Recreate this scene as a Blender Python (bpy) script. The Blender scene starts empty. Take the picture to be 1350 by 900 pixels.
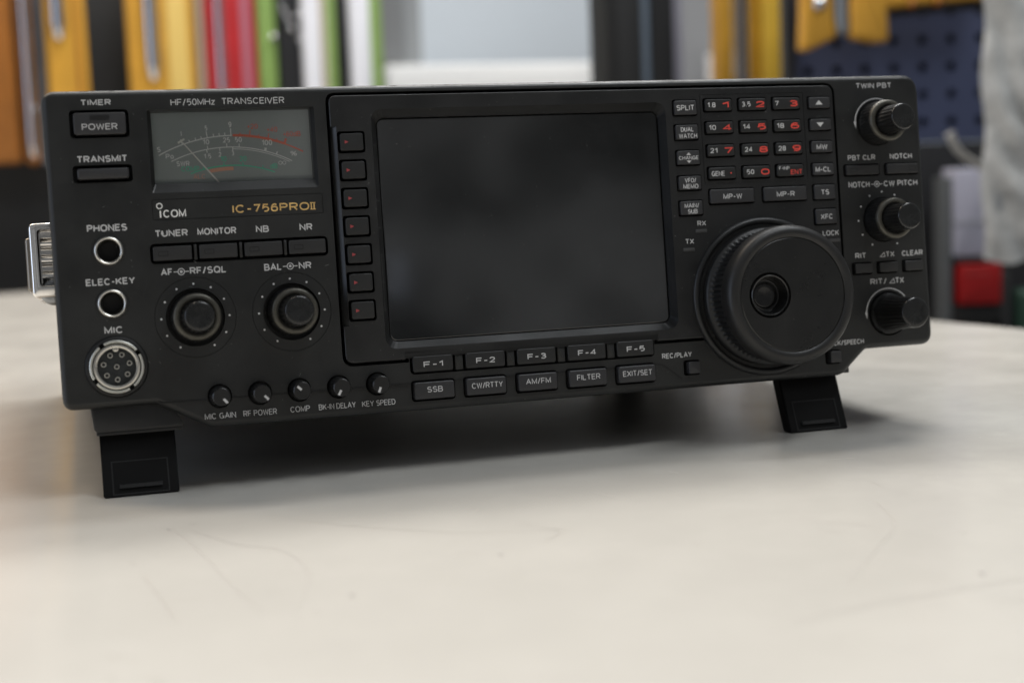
import bpy, bmesh, math, random
from mathutils import Vector, Matrix

random.seed(7)
S = bpy.context.scene
C = S.collection
PI = math.pi
rad = math.radians

# ------------------------------------------------------------------ camera
CAM = Vector((0.0099, -0.51476, 0.10518))
RIGHT = Vector((0.95767, -0.28539, -0.03779))
UP = Vector((0.06807, 0.09691, 0.99296))
FWD = Vector((0.27972, 0.9535, -0.11223))
cd = bpy.data.cameras.new('camera')
cam = bpy.data.objects.new('camera', cd)
C.objects.link(cam)
m = Matrix((RIGHT, UP, -FWD)).transposed().to_4x4()
m.translation = CAM
cam.matrix_world = m
cd.sensor_width = 36.0
cd.lens = 50.98
cd.clip_start = 0.02
cd.clip_end = 50
cd.dof.use_dof = True
cd.dof.focus_distance = 0.536
cd.dof.aperture_fstop = 6.9
cd.dof.aperture_blades = 0
S.camera = cam
S.view_settings.view_transform = 'Standard'
S.view_settings.look = 'None'
S.view_settings.gamma = 1.0
S.view_settings.exposure = 0.0
try:
    S.cycles.max_bounces = 8
    S.cycles.sample_clamp_indirect = 6
    S.cycles.use_denoising = True
except Exception:
    pass

# ------------------------------------------------------------------ room light
w = bpy.data.worlds.new('World')
S.world = w
w.use_nodes = True
nt = w.node_tree
bg = nt.nodes['Background']
tc = nt.nodes.new('ShaderNodeTexCoord')
nz = nt.nodes.new('ShaderNodeTexNoise')
nz.inputs['Scale'].default_value = 13.0
nz.inputs['Detail'].default_value = 3.0
nt.links.new(tc.outputs['Generated'], nz.inputs['Vector'])
cr = nt.nodes.new('ShaderNodeValToRGB')
cr.color_ramp.elements[0].position = 0.43
cr.color_ramp.elements[0].color = (0.10, 0.102, 0.104, 1)
cr.color_ramp.elements[1].position = 0.58
cr.color_ramp.elements[1].color = (0.98, 0.99, 1.0, 1)
nt.links.new(nz.outputs['Fac'], cr.inputs['Fac'])
nt.links.new(cr.outputs['Color'], bg.inputs['Color'])
bg.inputs['Strength'].default_value = 0.35


def area(name, loc, target, sx, sy, power, col):
    ld = bpy.data.lights.new(name, 'AREA')
    ld.shape = 'RECTANGLE'
    ld.size = sx
    ld.size_y = sy
    ld.energy = power
    ld.color = col
    o = bpy.data.objects.new(name, ld)
    C.objects.link(o)
    o.location = loc
    d = Vector(target) - Vector(loc)
    o.rotation_euler = d.to_track_quat('-Z', 'Y').to_euler()
    return o


area('ceiling_lamp', (-0.75, 0.75, 1.75), (0.0, 0.3, 0), 0.35, 1.4, 19, (1.0, 0.84, 0.67))
area('ceiling_lamp', (0.6, 1.05, 1.8), (0.3, 0.2, 0), 1.3, 0.4, 34, (1.0, 0.97, 0.93))
area('ceiling_lamp', (0.9, -0.5, 1.9), (0.3, 0.2, 0), 1.3, 0.4, 17, (0.93, 0.97, 1.0))
area('ceiling_lamp', (0.75, 0.7, 2.2), (0.75, 2.0, 0.3), 1.4, 0.4, 25, (0.95, 0.98, 1.0))
area('window_light', (-1.9, -0.35, 0.5), (0.1, 0.05, 0.1), 0.9, 1.1, 7, (0.66, 0.78, 1.0))
area('screen_glint_light', (1.36, -5.8, 0.81), (0.125, 0.03, 0.07), 0.08, 0.2, 0.03, (0.66, 0.76, 1.0))  # added lamp, placed only to reflect as a bluish glint in the screen

# ------------------------------------------------------------------ materials
MATS = {}


def lin(r, g, b):
    f = lambda c: (c / 255 / 12.92) if c / 255 <= 0.04045 else ((c / 255 + 0.055) / 1.055) ** 2.4
    return (f(r), f(g), f(b))


def mat(name, col, rough=0.5, metal=0.0, bump=0.0, bscale=1500.0, rvar=0.0, rscale=60.0, spec=0.5, coat=0.0, cvar=0.0, cscale=40.0, coat_rough=0.05, dust=0.0):
    if name in MATS:
        return MATS[name]
    mm = bpy.data.materials.new(name)
    mm.use_nodes = True
    n = mm.node_tree.nodes
    l = mm.node_tree.links
    b = n['Principled BSDF']
    b.inputs['Base Color'].default_value = (*col, 1)
    b.inputs['Roughness'].default_value = rough
    b.inputs['Metallic'].default_value = metal
    b.inputs['Specular IOR Level'].default_value = spec
    if coat:
        b.inputs['Coat Weight'].default_value = coat
        b.inputs['Coat Roughness'].default_value = coat_rough
    t = n.new('ShaderNodeTexCoord')
    if bump:
        x = n.new('ShaderNodeTexNoise')
        x.inputs['Scale'].default_value = bscale
        x.inputs['Detail'].default_value = 3
        l.new(t.outputs['Object'], x.inputs['Vector'])
        bp = n.new('ShaderNodeBump')
        bp.inputs['Strength'].default_value = bump
        bp.inputs['Distance'].default_value = 0.0002
        l.new(x.outputs['Fac'], bp.inputs['Height'])
        l.new(bp.outputs['Normal'], b.inputs['Normal'])
    if rvar:
        x = n.new('ShaderNodeTexNoise')
        x.inputs['Scale'].default_value = rscale
        x.inputs['Detail'].default_value = 5
        x.inputs['Roughness'].default_value = 0.65
        l.new(t.outputs['Object'], x.inputs['Vector'])
        mr = n.new('ShaderNodeMapRange')
        mr.inputs['To Min'].default_value = max(0.02, rough - rvar)
        mr.inputs['To Max'].default_value = min(1, rough + rvar)
        mr.inputs['From Min'].default_value = 0.3
        mr.inputs['From Max'].default_value = 0.7
        l.new(x.outputs['Fac'], mr.inputs['Value'])
        l.new(mr.outputs['Result'], b.inputs['Roughness'])
    if cvar:
        x = n.new('ShaderNodeTexNoise')
        x.inputs['Scale'].default_value = cscale
        x.inputs['Detail'].default_value = 6
        x.inputs['Roughness'].default_value = 0.7
        l.new(t.outputs['Object'], x.inputs['Vector'])
        r = n.new('ShaderNodeValToRGB')
        r.color_ramp.elements[0].position = 0.3
        r.color_ramp.elements[1].position = 0.7
        r.color_ramp.elements[0].color = (*[c * (1 - cvar) for c in col], 1)
        r.color_ramp.elements[1].color = (*[min(1, c * (1 + cvar)) for c in col], 1)
        l.new(x.outputs['Fac'], r.inputs['Fac'])
        l.new(r.outputs['Color'], b.inputs['Base Color'])
    if dust:
        x = n.new('ShaderNodeTexNoise')
        x.inputs['Scale'].default_value = 900
        x.inputs['Detail'].default_value = 1.5
        l.new(t.outputs['Object'], x.inputs['Vector'])
        r = n.new('ShaderNodeValToRGB')
        r.color_ramp.elements[0].position = 0.735
        r.color_ramp.elements[1].position = 0.80
        r.color_ramp.elements[0].color = (0, 0, 0, 1)
        r.color_ramp.elements[1].color = (1, 1, 1, 1)
        l.new(x.outputs['Fac'], r.inputs['Fac'])
        mx = n.new('ShaderNodeMix')
        mx.data_type = 'RGBA'
        src = b.inputs['Base Color'].links[0].from_socket if b.inputs['Base Color'].links else None
        if src:
            l.new(src, mx.inputs[6])
        else:
            mx.inputs[6].default_value = (*col, 1)
        mx.inputs[7].default_value = (dust, dust, dust * .96, 1)
        l.new(r.outputs['Color'], mx.inputs[0])
        l.new(mx.outputs[2], b.inputs['Base Color'])
    MATS[name] = mm
    return mm


PANEL = mat('panel_plastic', (0.0120, 0.0127, 0.0124), 0.45, bump=0.10, bscale=2500, rvar=0.14, rscale=30, cvar=0.25, cscale=60, dust=.12)
PANEL2 = mat('display_panel_plastic', (0.0105, 0.0108, 0.0111), 0.42, bump=0.10, bscale=2500, rvar=0.14, rscale=30, cvar=0.25, cscale=60, dust=.10)
CHIN = mat('lower_bezel_plastic', (0.0185, 0.0192, 0.0192), 0.47, bump=0.10, bscale=2500, rvar=0.06, rscale=45, dust=.1)  # paler than the panel: light on the upturned slope put into the colour
CASE = mat('case_paint', (0.012, 0.012, 0.012), 0.45, bump=0.2, bscale=1800)
GREY = mat('grey_key', (0.030, 0.030, 0.032), 0.45, bump=0.08, bscale=2500, rvar=0.06, rscale=90)
DKEY = mat('dark_key', (0.0135, 0.0138, 0.0140), 0.48, bump=0.08, bscale=2500, rvar=0.06, rscale=90)
BLACK = mat('black_rubber', (0.008, 0.008, 0.008), 0.55, rvar=0.08, rscale=120)
KNOB = mat('knob_plastic', (0.0085, 0.0085, 0.0085), 0.38, rvar=0.1, rscale=150)
CAPM = mat('knob_cap', (0.0135, 0.014, 0.014), 0.2, rvar=0.12, rscale=200, cvar=0.25, cscale=160)
DIALF = mat('dial_face', (0.0090, 0.0092, 0.0090), 0.30, rvar=0.08, rscale=50, dust=.08, cvar=.15, cscale=80)
DIALR = mat('dial_rubber', (0.0105, 0.0105, 0.0105), 0.48, rvar=0.08, rscale=100, cvar=0.2, cscale=120)
LEG = mat('leg_plastic', (0.003, 0.003, 0.003), 0.38, rvar=0.05, spec=0.25)
RINGM = mat('knob_ring_metal', (0.085, 0.081, 0.068), 0.42, metal=0.55, rvar=0.12, rscale=250, cvar=0.25, cscale=300)
CHROME = mat('chrome', (0.90, 0.88, 0.85), 0.17, metal=1.0, rvar=0.06, rscale=120)
NICKEL = mat('nickel', (0.60, 0.585, 0.54), 0.32, metal=1.0, rvar=0.08, rscale=200)
SILVER = mat('satin_silver', (0.66, 0.66, 0.61), 0.42, metal=0.85)
HOLE = mat('socket_dark', (0.004, 0.004, 0.004), 0.6)
INSUL = mat('socket_insulator', (0.022, 0.026, 0.028), 0.4)
PRINT = mat('grey_print', (0.56, 0.56, 0.56), 0.6)
PRINTW = mat('white_print', (0.62, 0.62, 0.62), 0.55)
PRINTL = mat('logo_print', (0.8, 0.8, 0.78), 0.5)
GOLD = mat('gold_print', (0.80, 0.50, 0.19), 0.4, metal=0.25, cvar=0.35, cscale=260)
RED = mat('red_print', (0.80, 0.075, 0.055), 0.5)
KRED = mat('red_arrow_print', (0.36, 0.055, 0.06), 0.5)
MRED = mat('meter_red', (0.95, 0.22, 0.13), 0.6)
MGREY = mat('meter_grey', (0.95, 0.96, 0.95), 0.6)
MGREEN = mat('meter_green', (0.12, 0.78, 0.52), 0.6)
MORANGE = mat('meter_orange', (0.90, 0.46, 0.33), 0.6)
MFACE = mat('meter_face', (0.40, 0.44, 0.44), 0.5, cvar=0.04, cscale=50)
NEEDLE = mat('needle', (0.92, 0.92, 0.88), 0.5)
LEDOFF = mat('lamp_off', (0.06, 0.06, 0.06), 0.4)
SCREEN = mat('screen_glass', (0.0075, 0.0082, 0.0082), 0.16, rvar=0.09, rscale=28, spec=0.6, coat=1.0, coat_rough=0.055, dust=.05)
TICK = mat('tick_print', (0.09, 0.09, 0.09), 0.6)


def clear_glass(name, rough=0.05):
    mm = bpy.data.materials.new(name)
    mm.use_nodes = True
    n = mm.node_tree.nodes
    l = mm.node_tree.links
    n.clear()
    out = n.new('ShaderNodeOutputMaterial')
    tr = n.new('ShaderNodeBsdfTransparent')
    tr.inputs['Color'].default_value = (0.985, 0.99, 0.985, 1)
    gl = n.new('ShaderNodeBsdfGlossy')
    gl.inputs['Roughness'].default_value = rough
    fr = n.new('ShaderNodeFresnel')
    fr.inputs['IOR'].default_value = 1.5
    mx = n.new('ShaderNodeMixShader')
    l.new(fr.outputs[0], mx.inputs[0])
    l.new(tr.outputs[0], mx.inputs[1])
    l.new(gl.outputs[0], mx.inputs[2])
    l.new(mx.outputs[0], out.inputs[0])
    return mm


MGLASS = clear_glass('meter_glass', 0.08)

# ------------------------------------------------------------------ mesh helpers (radio drawn in millimetres: x right, y back, z up)


def rrect(x0, z0, x1, z1, r=1.0, n=4):
    r = max(0.01, min(r, (x1 - x0) / 2 - 0.01, (z1 - z0) / 2 - 0.01))
    p = []
    for cx, cz, a in ((x1 - r, z0 + r, -90), (x1 - r, z1 - r, 0), (x0 + r, z1 - r, 90), (x0 + r, z0 + r, 180)):
        for k in range(n + 1):
            t = rad(a + 90 * k / n)
            p.append((cx + r * math.cos(t), cz + r * math.sin(t)))
    return p


def circle(cx, cz, r, n=40):
    return [(cx + r * math.cos(2 * PI * k / n), cz + r * math.sin(2 * PI * k / n)) for k in range(n)]


def fillet(poly, radii, n=4):
    """round the corners of a CCW polygon"""
    out = []
    N = len(poly)
    for i in range(N):
        r = radii[i] if isinstance(radii, (list, tuple)) else radii
        p, a, b = Vector(poly[i]), Vector(poly[i - 1]), Vector(poly[(i + 1) % N])
        u, v = (a - p).normalized(), (b - p).normalized()
        if r <= 0:
            out.append(tuple(p))
            continue
        ang = u.angle(v)
        d = min(r / math.tan(ang / 2), (a - p).length * .49, (b - p).length * .49)
        s, e = p + u * d, p + v * d
        for k in range(n + 1):
            t = k / n
            q = s * (1 - t) ** 2 + p * 2 * t * (1 - t) + e * t * t
            out.append(tuple(q))
    return out


def offset(poly, d):
    """inset a CCW polygon by d (miter)"""
    out = []
    N = len(poly)
    for i in range(N):
        p, a, b = Vector(poly[i]), Vector(poly[i - 1]), Vector(poly[(i + 1) % N])
        e1, e2 = (p - a), (b - p)
        if e1.length < 1e-7 or e2.length < 1e-7:
            out.append(tuple(p))
            continue
        n1 = Vector((-e1.y, e1.x)).normalized()
        n2 = Vector((-e2.y, e2.x)).normalized()
        mm = n1 + n2
        if mm.length < 1e-6:
            out.append(tuple(p))
            continue
        mm.normalize()
        out.append(tuple(p + mm * (d / max(0.35, mm.dot(n1)))))
    return out


def loft(bm, loops, cap0=True, cap1=True, tilt=None):
    """loops: list of (polygon, y) from back (large y) to front"""
    rings = []
    for poly, y in loops:
        rings.append([bm.verts.new((x, (y if not callable(y) else y(x, z)), z)) for x, z in poly])
    N = len(rings[0])
    for a, b in zip(rings, rings[1:]):
        for i in range(N):
            j = (i + 1) % N
            bm.faces.new((a[i], a[j], b[j], b[i]))
    if cap0:
        bm.faces.new(list(reversed(rings[0])))
    if cap1:
        bm.faces.new(rings[-1])
    return rings


def prism(bm, poly, yb, yf, bev=0.0, seg=3):
    loops = [(poly, yb)]
    if bev:
        for k in range(seg + 1):
            t = PI / 2 * k / seg
            loops.append((offset(poly, bev * (1 - math.cos(t))), yf + bev * (1 - math.sin(t))))
    else:
        loops.append((poly, yf))
    loft(bm, loops)


def lathe(bm, prof, cx, cz, n=48, ribs=0, amp=0.0, ribbed=(), cap=True):
    rings = []
    for i, (r, y) in enumerate(prof):
        ring = []
        for k in range(n):
            a = 2 * PI * k / n
            rr = r
            if ribs and i in ribbed:
                rr = r - amp * (0.5 + 0.5 * math.cos(ribs * a)) ** 2
            ring.append(bm.verts.new((cx + rr * math.cos(a), y, cz + rr * math.sin(a))))
        rings.append(ring)
    for a, b in zip(rings, rings[1:]):
        for k in range(n):
            j = (k + 1) % n
            bm.faces.new((a[k], a[j], b[j], b[k]))
    if cap:
        bm.faces.new(list(reversed(rings[0])))
        bm.faces.new(rings[-1])


def box(bm, x0, y0, z0, x1, y1, z1):
    v = [bm.verts.new((x, y, z)) for x in (x0, x1) for y in (y0, y1) for z in (z0, z1)]
    for f in ((0, 1, 3, 2), (4, 6, 7, 5), (0, 4, 5, 1), (2, 3, 7, 6), (0, 2, 6, 4), (1, 5, 7, 3)):
        bm.faces.new([v[i] for i in f])


def flat(bm, poly, y):
    f = y if callable(y) else (lambda x, z: y)
    return bm.faces.new([bm.verts.new((x, f(x, z), z)) for x, z in poly])


def bar(bm, x0, z0, x1, z1, wd, y, wd1=None):
    d = Vector((x1 - x0, z1 - z0)).normalized()
    n = Vector((-d.y, d.x))
    a, b = wd / 2, (wd if wd1 is None else wd1) / 2
    flat(bm, [(x0 - n.x * a, z0 - n.y * a), (x1 - n.x * b, z1 - n.y * b), (x1 + n.x * b, z1 + n.y * b), (x0 + n.x * a, z0 + n.y * a)], y)


def arcband(bm, cx, cz, r0, r1, a0, a1, y, n=28):
    for k in range(n):
        t0, t1 = rad(a0 + (a1 - a0) * k / n), rad(a0 + (a1 - a0) * (k + 1) / n)
        q = [(cx + r0 * math.cos(t0), cz + r0 * math.sin(t0)), (cx + r1 * math.cos(t0), cz + r1 * math.sin(t0)),
             (cx + r1 * math.cos(t1), cz + r1 * math.sin(t1)), (cx + r0 * math.cos(t1), cz + r0 * math.sin(t1))]
        if a1 > a0:
            pass
        else:
            q.reverse()
        flat(bm, q, y)


def _arc(cx, cz, rx, rz, a0, a1, n=None):
    n = n or max(5, int(abs(a1 - a0) / 18))
    return [(cx + rx * math.cos(rad(a0 + (a1 - a0) * k / n)), cz + rz * math.sin(rad(a0 + (a1 - a0) * k / n))) for k in range(n + 1)]


def _ell(cx, cz, rx, rz, n=24):
    # slightly squared ellipse, closed
    p = []
    for k in range(n):
        c, s_ = math.cos(2 * PI * k / n), math.sin(2 * PI * k / n)
        p.append((cx + rx * math.copysign(abs(c) ** .88, c), cz + rz * math.copysign(abs(s_) ** .88, s_)))
    return p + [p[0]]


_bowl = [(0, 0), (0, 1), (.6, 1)] + _arc(.6, .74, .4, .26, 80, -80, 8) + [(.6, .48), (0, .48)]
GL = {   # skeletons in a unit box: (width / cap height, strokes)
    'A': (.84, [[(0, 0), (.5, 1), (1, 0)], [(.2, .33), (.8, .33)]]),
    'B': (.72, [[(0, .53), (.55, .53)] + _arc(.58, .765, .34, .235, -80, 80, 8) + [(.55, 1), (0, 1), (0, 0), (.6, 0)] + _arc(.62, .265, .38, .265, -80, 80, 8) + [(.55, .53)]]),
    'C': (.80, [_arc(.5, .5, .5, .5, 42, 318, 18)]),
    'D': (.76, [[(0, 0), (0, 1), (.45, 1)] + _arc(.45, .5, .55, .5, 80, -80, 12) + [(.45, 0), (0, 0)]]),
    'E': (.64, [[(1, 1), (0, 1), (0, 0), (1, 0)], [(0, .52), (.9, .52)]]),
    'F': (.60, [[(1, 1), (0, 1), (0, 0)], [(0, .5), (.88, .5)]]),
    'G': (.82, [_arc(.5, .5, .5, .5, 45, 335, 18) + [(.97, .46), (.55, .46)], [(.97, .46), (.97, 0)]]),
    'H': (.74, [[(0, 0), (0, 1)], [(1, 0), (1, 1)], [(0, .52), (1, .52)]]),
    'I': (0, [[(0, 0), (0, 1)]]),
    'J': (.5, [[(1, 1), (1, .3)] + _arc(.5, .3, .5, .3, 0, -180, 8)]),
    'K': (.74, [[(0, 0), (0, 1)], [(1, 1), (0, .36)], [(.36, .58), (1, 0)]]),
    'L': (.58, [[(0, 1), (0, 0), (1, 0)]]),
    'M': (.86, [[(0, 0), (0, 1), (.5, .1), (1, 1), (1, 0)]]),
    'N': (.74, [[(0, 0), (0, 1), (1, 0), (1, 1)]]),
    'O': (.86, [_ell(.5, .5, .5, .5)]),
    'P': (.68, [_bowl]),
    'Q': (.86, [_ell(.5, .5, .5, .5), [(.6, .26), (1, -.04)]]),
    'R': (.72, [_bowl, [(.55, .48), (.97, 0)]]),
    'S': (.70, [_arc(.5, .755, .46, .245, 32, 265, 11) + _arc(.5, .265, .5, .265, 85, -146, 11)]),
    'T': (.70, [[(0, 1), (1, 1)], [(.5, 1), (.5, 0)]]),
    'U': (.74, [[(0, 1), (0, .36)] + _arc(.5, .36, .5, .36, 180, 360, 10) + [(1, 1)]]),
    'V': (.80, [[(0, 1), (.5, 0), (1, 1)]]),
    'W': (1.08, [[(0, 1), (.24, 0), (.5, .95), (.76, 0), (1, 1)]]),
    'X': (.78, [[(0, 0), (1, 1)], [(0, 1), (1, 0)]]),
    'Y': (.78, [[(0, 1), (.5, .45), (1, 1)], [(.5, .45), (.5, 0)]]),
    'Z': (.70, [[(0, 1), (1, 1), (0, 0), (1, 0)]]),
    '0': (.58, [_ell(.5, .5, .5, .5)]),
    '1': (.30, [[(0, .74), (1, 1), (1, 0)]]),
    '2': (.58, [_arc(.5, .71, .48, .29, 170, -35, 10) + [(0, 0), (1, 0)]]),
    '3': (.58, [_arc(.48, .765, .46, .235, 145, -80, 10) + [(.35, .53)], [(.35, .53)] + _arc(.48, .265, .52, .265, 80, -138, 10)]),
    '4': (.62, [[(.74, 0), (.74, 1), (0, .28), (1, .28)]]),
    '5': (.58, [[(.93, 1), (.16, 1), (.06, .5)] + _arc(.5, .32, .5, .33, 122, -118, 12)]),
    '6': (.58, [_ell(.5, .31, .5, .31), _arc(.54, .4, .54, .6, 185, 52, 9)]),
    '7': (.56, [[(0, 1), (1, 1), (.36, 0)]]),
    '8': (.60, [_ell(.5, .76, .44, .24), _ell(.5, .265, .5, .265)]),
    '9': (.58, [_ell(.5, .69, .5, .31), _arc(.46, .6, .54, .6, 5, -128, 9)]),
    'z': (.48, [[(0, .68), (1, .68), (0, 0), (1, 0)]]),
    'o': (.56, [_ell(.5, .35, .5, .35)]),
    'd': (.56, [_ell(.48, .35, .48, .35), [(1, 1), (1, 0)]]),
    '/': (.40, [[(0, -.06), (1, 1.06)]]),
    '-': (.36, [[(0, .42), (1, .42)]]),
    '+': (.50, [[(0, .45), (1, .45)], [(.5, .15), (.5, .75)]]),
    '.': (.06, [[(0, .03), (1, .03)]]),
    '%': (.95, [_ell(.22, .76, .2, .22, 12), _ell(.78, .24, .2, .22, 12), [(.85, 1), (.15, 0)]]),
}


def stroke(bm, pts, t, y):
    """a constant-width printed stroke along pts"""
    closed = len(pts) > 3 and (Vector(pts[0]) - Vector(pts[-1])).length < 1e-6
    P = [Vector(p) for p in (pts[:-1] if closed else pts)]
    N = len(P)
    Lf, Rt = [], []
    for i in range(N):
        a = P[i - 1] if (i > 0 or closed) else None
        b = P[(i + 1) % N] if (i < N - 1 or closed) else None
        n1 = Vector((-(P[i] - a).y, (P[i] - a).x)).normalized() if a is not None else None
        n2 = Vector((-(b - P[i]).y, (b - P[i]).x)).normalized() if b is not None else None
        if n1 is None or n2 is None:
            k = (n1 or n2) * (t / 2)
        else:
            mm = n1 + n2
            if mm.length < .2:
                mm = n2
            mm.normalize()
            k = mm * (t / 2 / max(.45, mm.dot(n2)))
        Lf.append(P[i] + k)
        Rt.append(P[i] - k)
    for i in range(N if closed else N - 1):
        j = (i + 1) % N
        q = [Rt[i], Rt[j], Lf[j], Lf[i]]
        ar = sum(q[k].x * q[(k + 1) % 4].y - q[(k + 1) % 4].x * q[k].y for k in range(4))
        if ar < 0:
            q.reverse()
        flat(bm, [tuple(v_) for v_ in q], y)


def text(bm, s, x0, x1, z, cap, y=0.0, weight=.18):
    """print s between x0 and x1 with its baseline at z and capitals cap high, just proud of the surface y"""
    z -= cap * .04
    cap *= 1.10
    t = weight * cap
    gap = .14
    adv, pos = 0.0, []
    for ch in s:
        if ch == ' ':
            adv += .46
            continue
        wd, st = GL[ch]
        pos.append((adv, wd, st))
        adv += wd + weight + gap
    total = max(1e-6, max(p + w_ for p, w_, _ in pos))
    sx = max(.0, (x1 - x0 - t)) / total if total > 1e-3 else 0
    f = y if callable(y) else (lambda x, zz: y)
    k = 0
    for p, wd, st in pos:
        for line in st:
            q = [(x0 + t / 2 + (p + u * wd) * sx, z + t / 2 + v_ * (cap - t)) for u, v_ in line]
            dy = .05 + .0015 * (k % 12)
            stroke(bm, q, t, lambda x, zz, dy=dy: f(x, zz) - dy)
            k += 1


ROOT = None
TH = rad(5.5)
H0 = 31.45
X0 = Vector((170.0, 140.0, (-H0 + math.sin(TH) * 140) / math.cos(TH)))


def build(name, bm, material, parent=None, sharp=35, recalc=True, local=X0, slots=None):
    """link a millimetre bmesh as one mesh object under parent (all part origins sit on their own centre)"""
    if recalc:
        bmesh.ops.recalc_face_normals(bm, faces=bm.faces)
    me = bpy.data.meshes.new(name)
    bm.to_mesh(me)
    bm.free()
    return link(name, me, material, parent, sharp, local, slots)


def link(name, me, material, parent, sharp, local, slots=None):
    c = Vector((0, 0, 0))
    if len(me.vertices):
        lo = Vector([min(v.co[i] for v in me.vertices) for i in range(3)])
        hi = Vector([max(v.co[i] for v in me.vertices) for i in range(3)])
        c = (lo + hi) / 2
    me.transform(Matrix.Translation(-c))
    me.transform(Matrix.Scale(0.001, 4))
    for mm in ([material] if slots is None else slots):
        me.materials.append(mm)
    if sharp:
        for p in me.polygons:
            p.use_smooth = True
        me.set_sharp_from_angle(angle=rad(sharp))
    else:
        for p in me.polygons:
            p.use_smooth = False
    o = bpy.data.objects.new(name, me)
    C.objects.link(o)
    pos = (c - local) * 0.001
    if parent is None:
        o.location = pos
    else:
        o.parent = parent
        o.location = pos - Vector(parent.get('_c', (0, 0, 0)))
    o['_c'] = tuple(pos)
    return o


def carve(name, bm, cut, material, parent):
    """solid bm minus the cutters in cut"""
    bmesh.ops.recalc_face_normals(bm, faces=bm.faces)
    a = bpy.data.meshes.new(name)
    bm.to_mesh(a)
    bm.free()
    b = bpy.data.meshes.new('cutter')
    cut.to_mesh(b)
    cut.free()
    oa = bpy.data.objects.new('solid', a)
    ob = bpy.data.objects.new('cutter', b)
    C.objects.link(oa)
    C.objects.link(ob)
    md = oa.modifiers.new('cut', 'BOOLEAN')
    md.operation = 'DIFFERENCE'
    md.solver = 'EXACT'
    md.object = ob
    bpy.context.view_layer.update()
    me = bpy.data.meshes.new_from_object(oa.evaluated_get(bpy.context.evaluated_depsgraph_get()))
    bpy.data.objects.remove(oa)
    bpy.data.objects.remove(ob)
    me.materials.clear()
    return link(name, me, material, parent, 0, X0)


def NB():
    return bmesh.new()


def thing(name, label, cat, loc=(0, 0, 0), rz=0.0, rx=0.0, group=None):
    o = bpy.data.objects.new(name, None)
    C.objects.link(o)
    o.empty_display_size = 0.02
    o.location = loc
    o.rotation_euler = (rx, 0, rz)
    o['label'] = label
    o['category'] = cat
    if group:
        o['group'] = group
    return o


# ================================================================== SETTING
def plain(name, bm, material, kind='structure', sharp=30):
    o = build(name, bm, material, None, sharp, local=Vector((0, 0, 0)))
    if kind:
        o['kind'] = kind
    return o


FLOOR_Z = -740
bm = NB()
flat(bm, [(-3000, 0), (-3000, 1), (-2999, 1), (-2999, 0)], 0)
bm.clear()
v = [bm.verts.new(c) for c in ((-3500, -3000, FLOOR_Z), (4500, -3000, FLOOR_Z), (4500, 2300, FLOOR_Z), (-3500, 2300, FLOOR_Z))]
bm.faces.new(v)
plain('floor', bm, mat('floor_vinyl', (0.16, 0.15, 0.14), 0.5, cvar=0.15, cscale=3))
bm = NB()
box(bm, -3500, 2300, FLOOR_Z, 4500, 2360, 2300)
plain('wall', bm, mat('wall_paint', (0.56, 0.61, 0.66), 0.7, cvar=0.03, cscale=3))

# ================================================================== TABLE
tb = thing('table', 'large off-white laminate table with fine scratches, under the black radio', 'table', (0, 0, FLOOR_Z * 0.001))
TABLE = mat('table_laminate', (0.63, 0.605, 0.555), 0.20, rvar=0.04, rscale=22, spec=0.5, cvar=0.022, cscale=22)
TL = Vector((0, 0, FLOOR_Z))
tp = fillet([(804, -900), (365, 1252), (-1200, 940), (-1200, -900)], 12)
bm = NB()
# the polygon lies in x,y here: loft along z by swapping axes afterwards
loops = [(tp, 30)]
for k in range(5):
    t = PI / 2 * k / 4
    loops.append((offset(tp, 4 * (1 - math.cos(t))), 4 * (1 - math.sin(t))))
loft(bm, loops)
for vv in bm.verts:
    x, y, z = vv.co
    vv.co = (x, z, -y)
build('tabletop', bm, TABLE, tb, 30, local=TL)
LEGM = mat('table_leg_steel', (0.25, 0.25, 0.25), 0.4, metal=0.7)
for lx, ly in ((690, -760), (330, 1120), (-1100, 850), (-1100, -800)):
    bm = NB()
    box(bm, lx - 20, ly - 20, FLOOR_Z, lx + 20, ly + 20, -31)
    build('table_leg', bm, LEGM, tb, 30, local=TL)
SCR = mat('scratch_mark', (0.53, 0.505, 0.465), 0.33)
SCR2 = mat('scuff_mark', (0.46, 0.44, 0.42), 0.4)


def ribbon(bm, pts, wd, z=0.06):
    P = []
    n = len(pts)
    for i in range((n - 1) * 8 + 1):
        t = i / 8
        k = min(int(t), n - 2)
        f = t - k
        p0, p1, p2, p3 = (Vector(pts[max(k - 1, 0)]), Vector(pts[k]), Vector(pts[k + 1]), Vector(pts[min(k + 2, n - 1)]))
        P.append(0.5 * ((2 * p1) + (p2 - p0) * f + (2 * p0 - 5 * p1 + 4 * p2 - p3) * f * f + (3 * p1 - p0 - 3 * p2 + p3) * f ** 3))
    prev = None
    N = len(P) - 1
    for i, p in enumerate(P):
        d = (P[min(i + 1, N)] - P[max(i - 1, 0)])
        if d.length < 1e-9:
            continue
        d.normalize()
        ww = wd * (0.25 + 0.75 * math.sin(PI * min(1, max(0, (i + .5) / (N + 1))))) / 2
        a = bm.verts.new((p.x - d.y * ww, p.y + d.x * ww, z))
        b = bm.verts.new((p.x + d.y * ww, p.y - d.x * ww, z))
        if prev:
            bm.faces.new((prev[0], prev[1], b, a))
        prev = (a, b)


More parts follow.
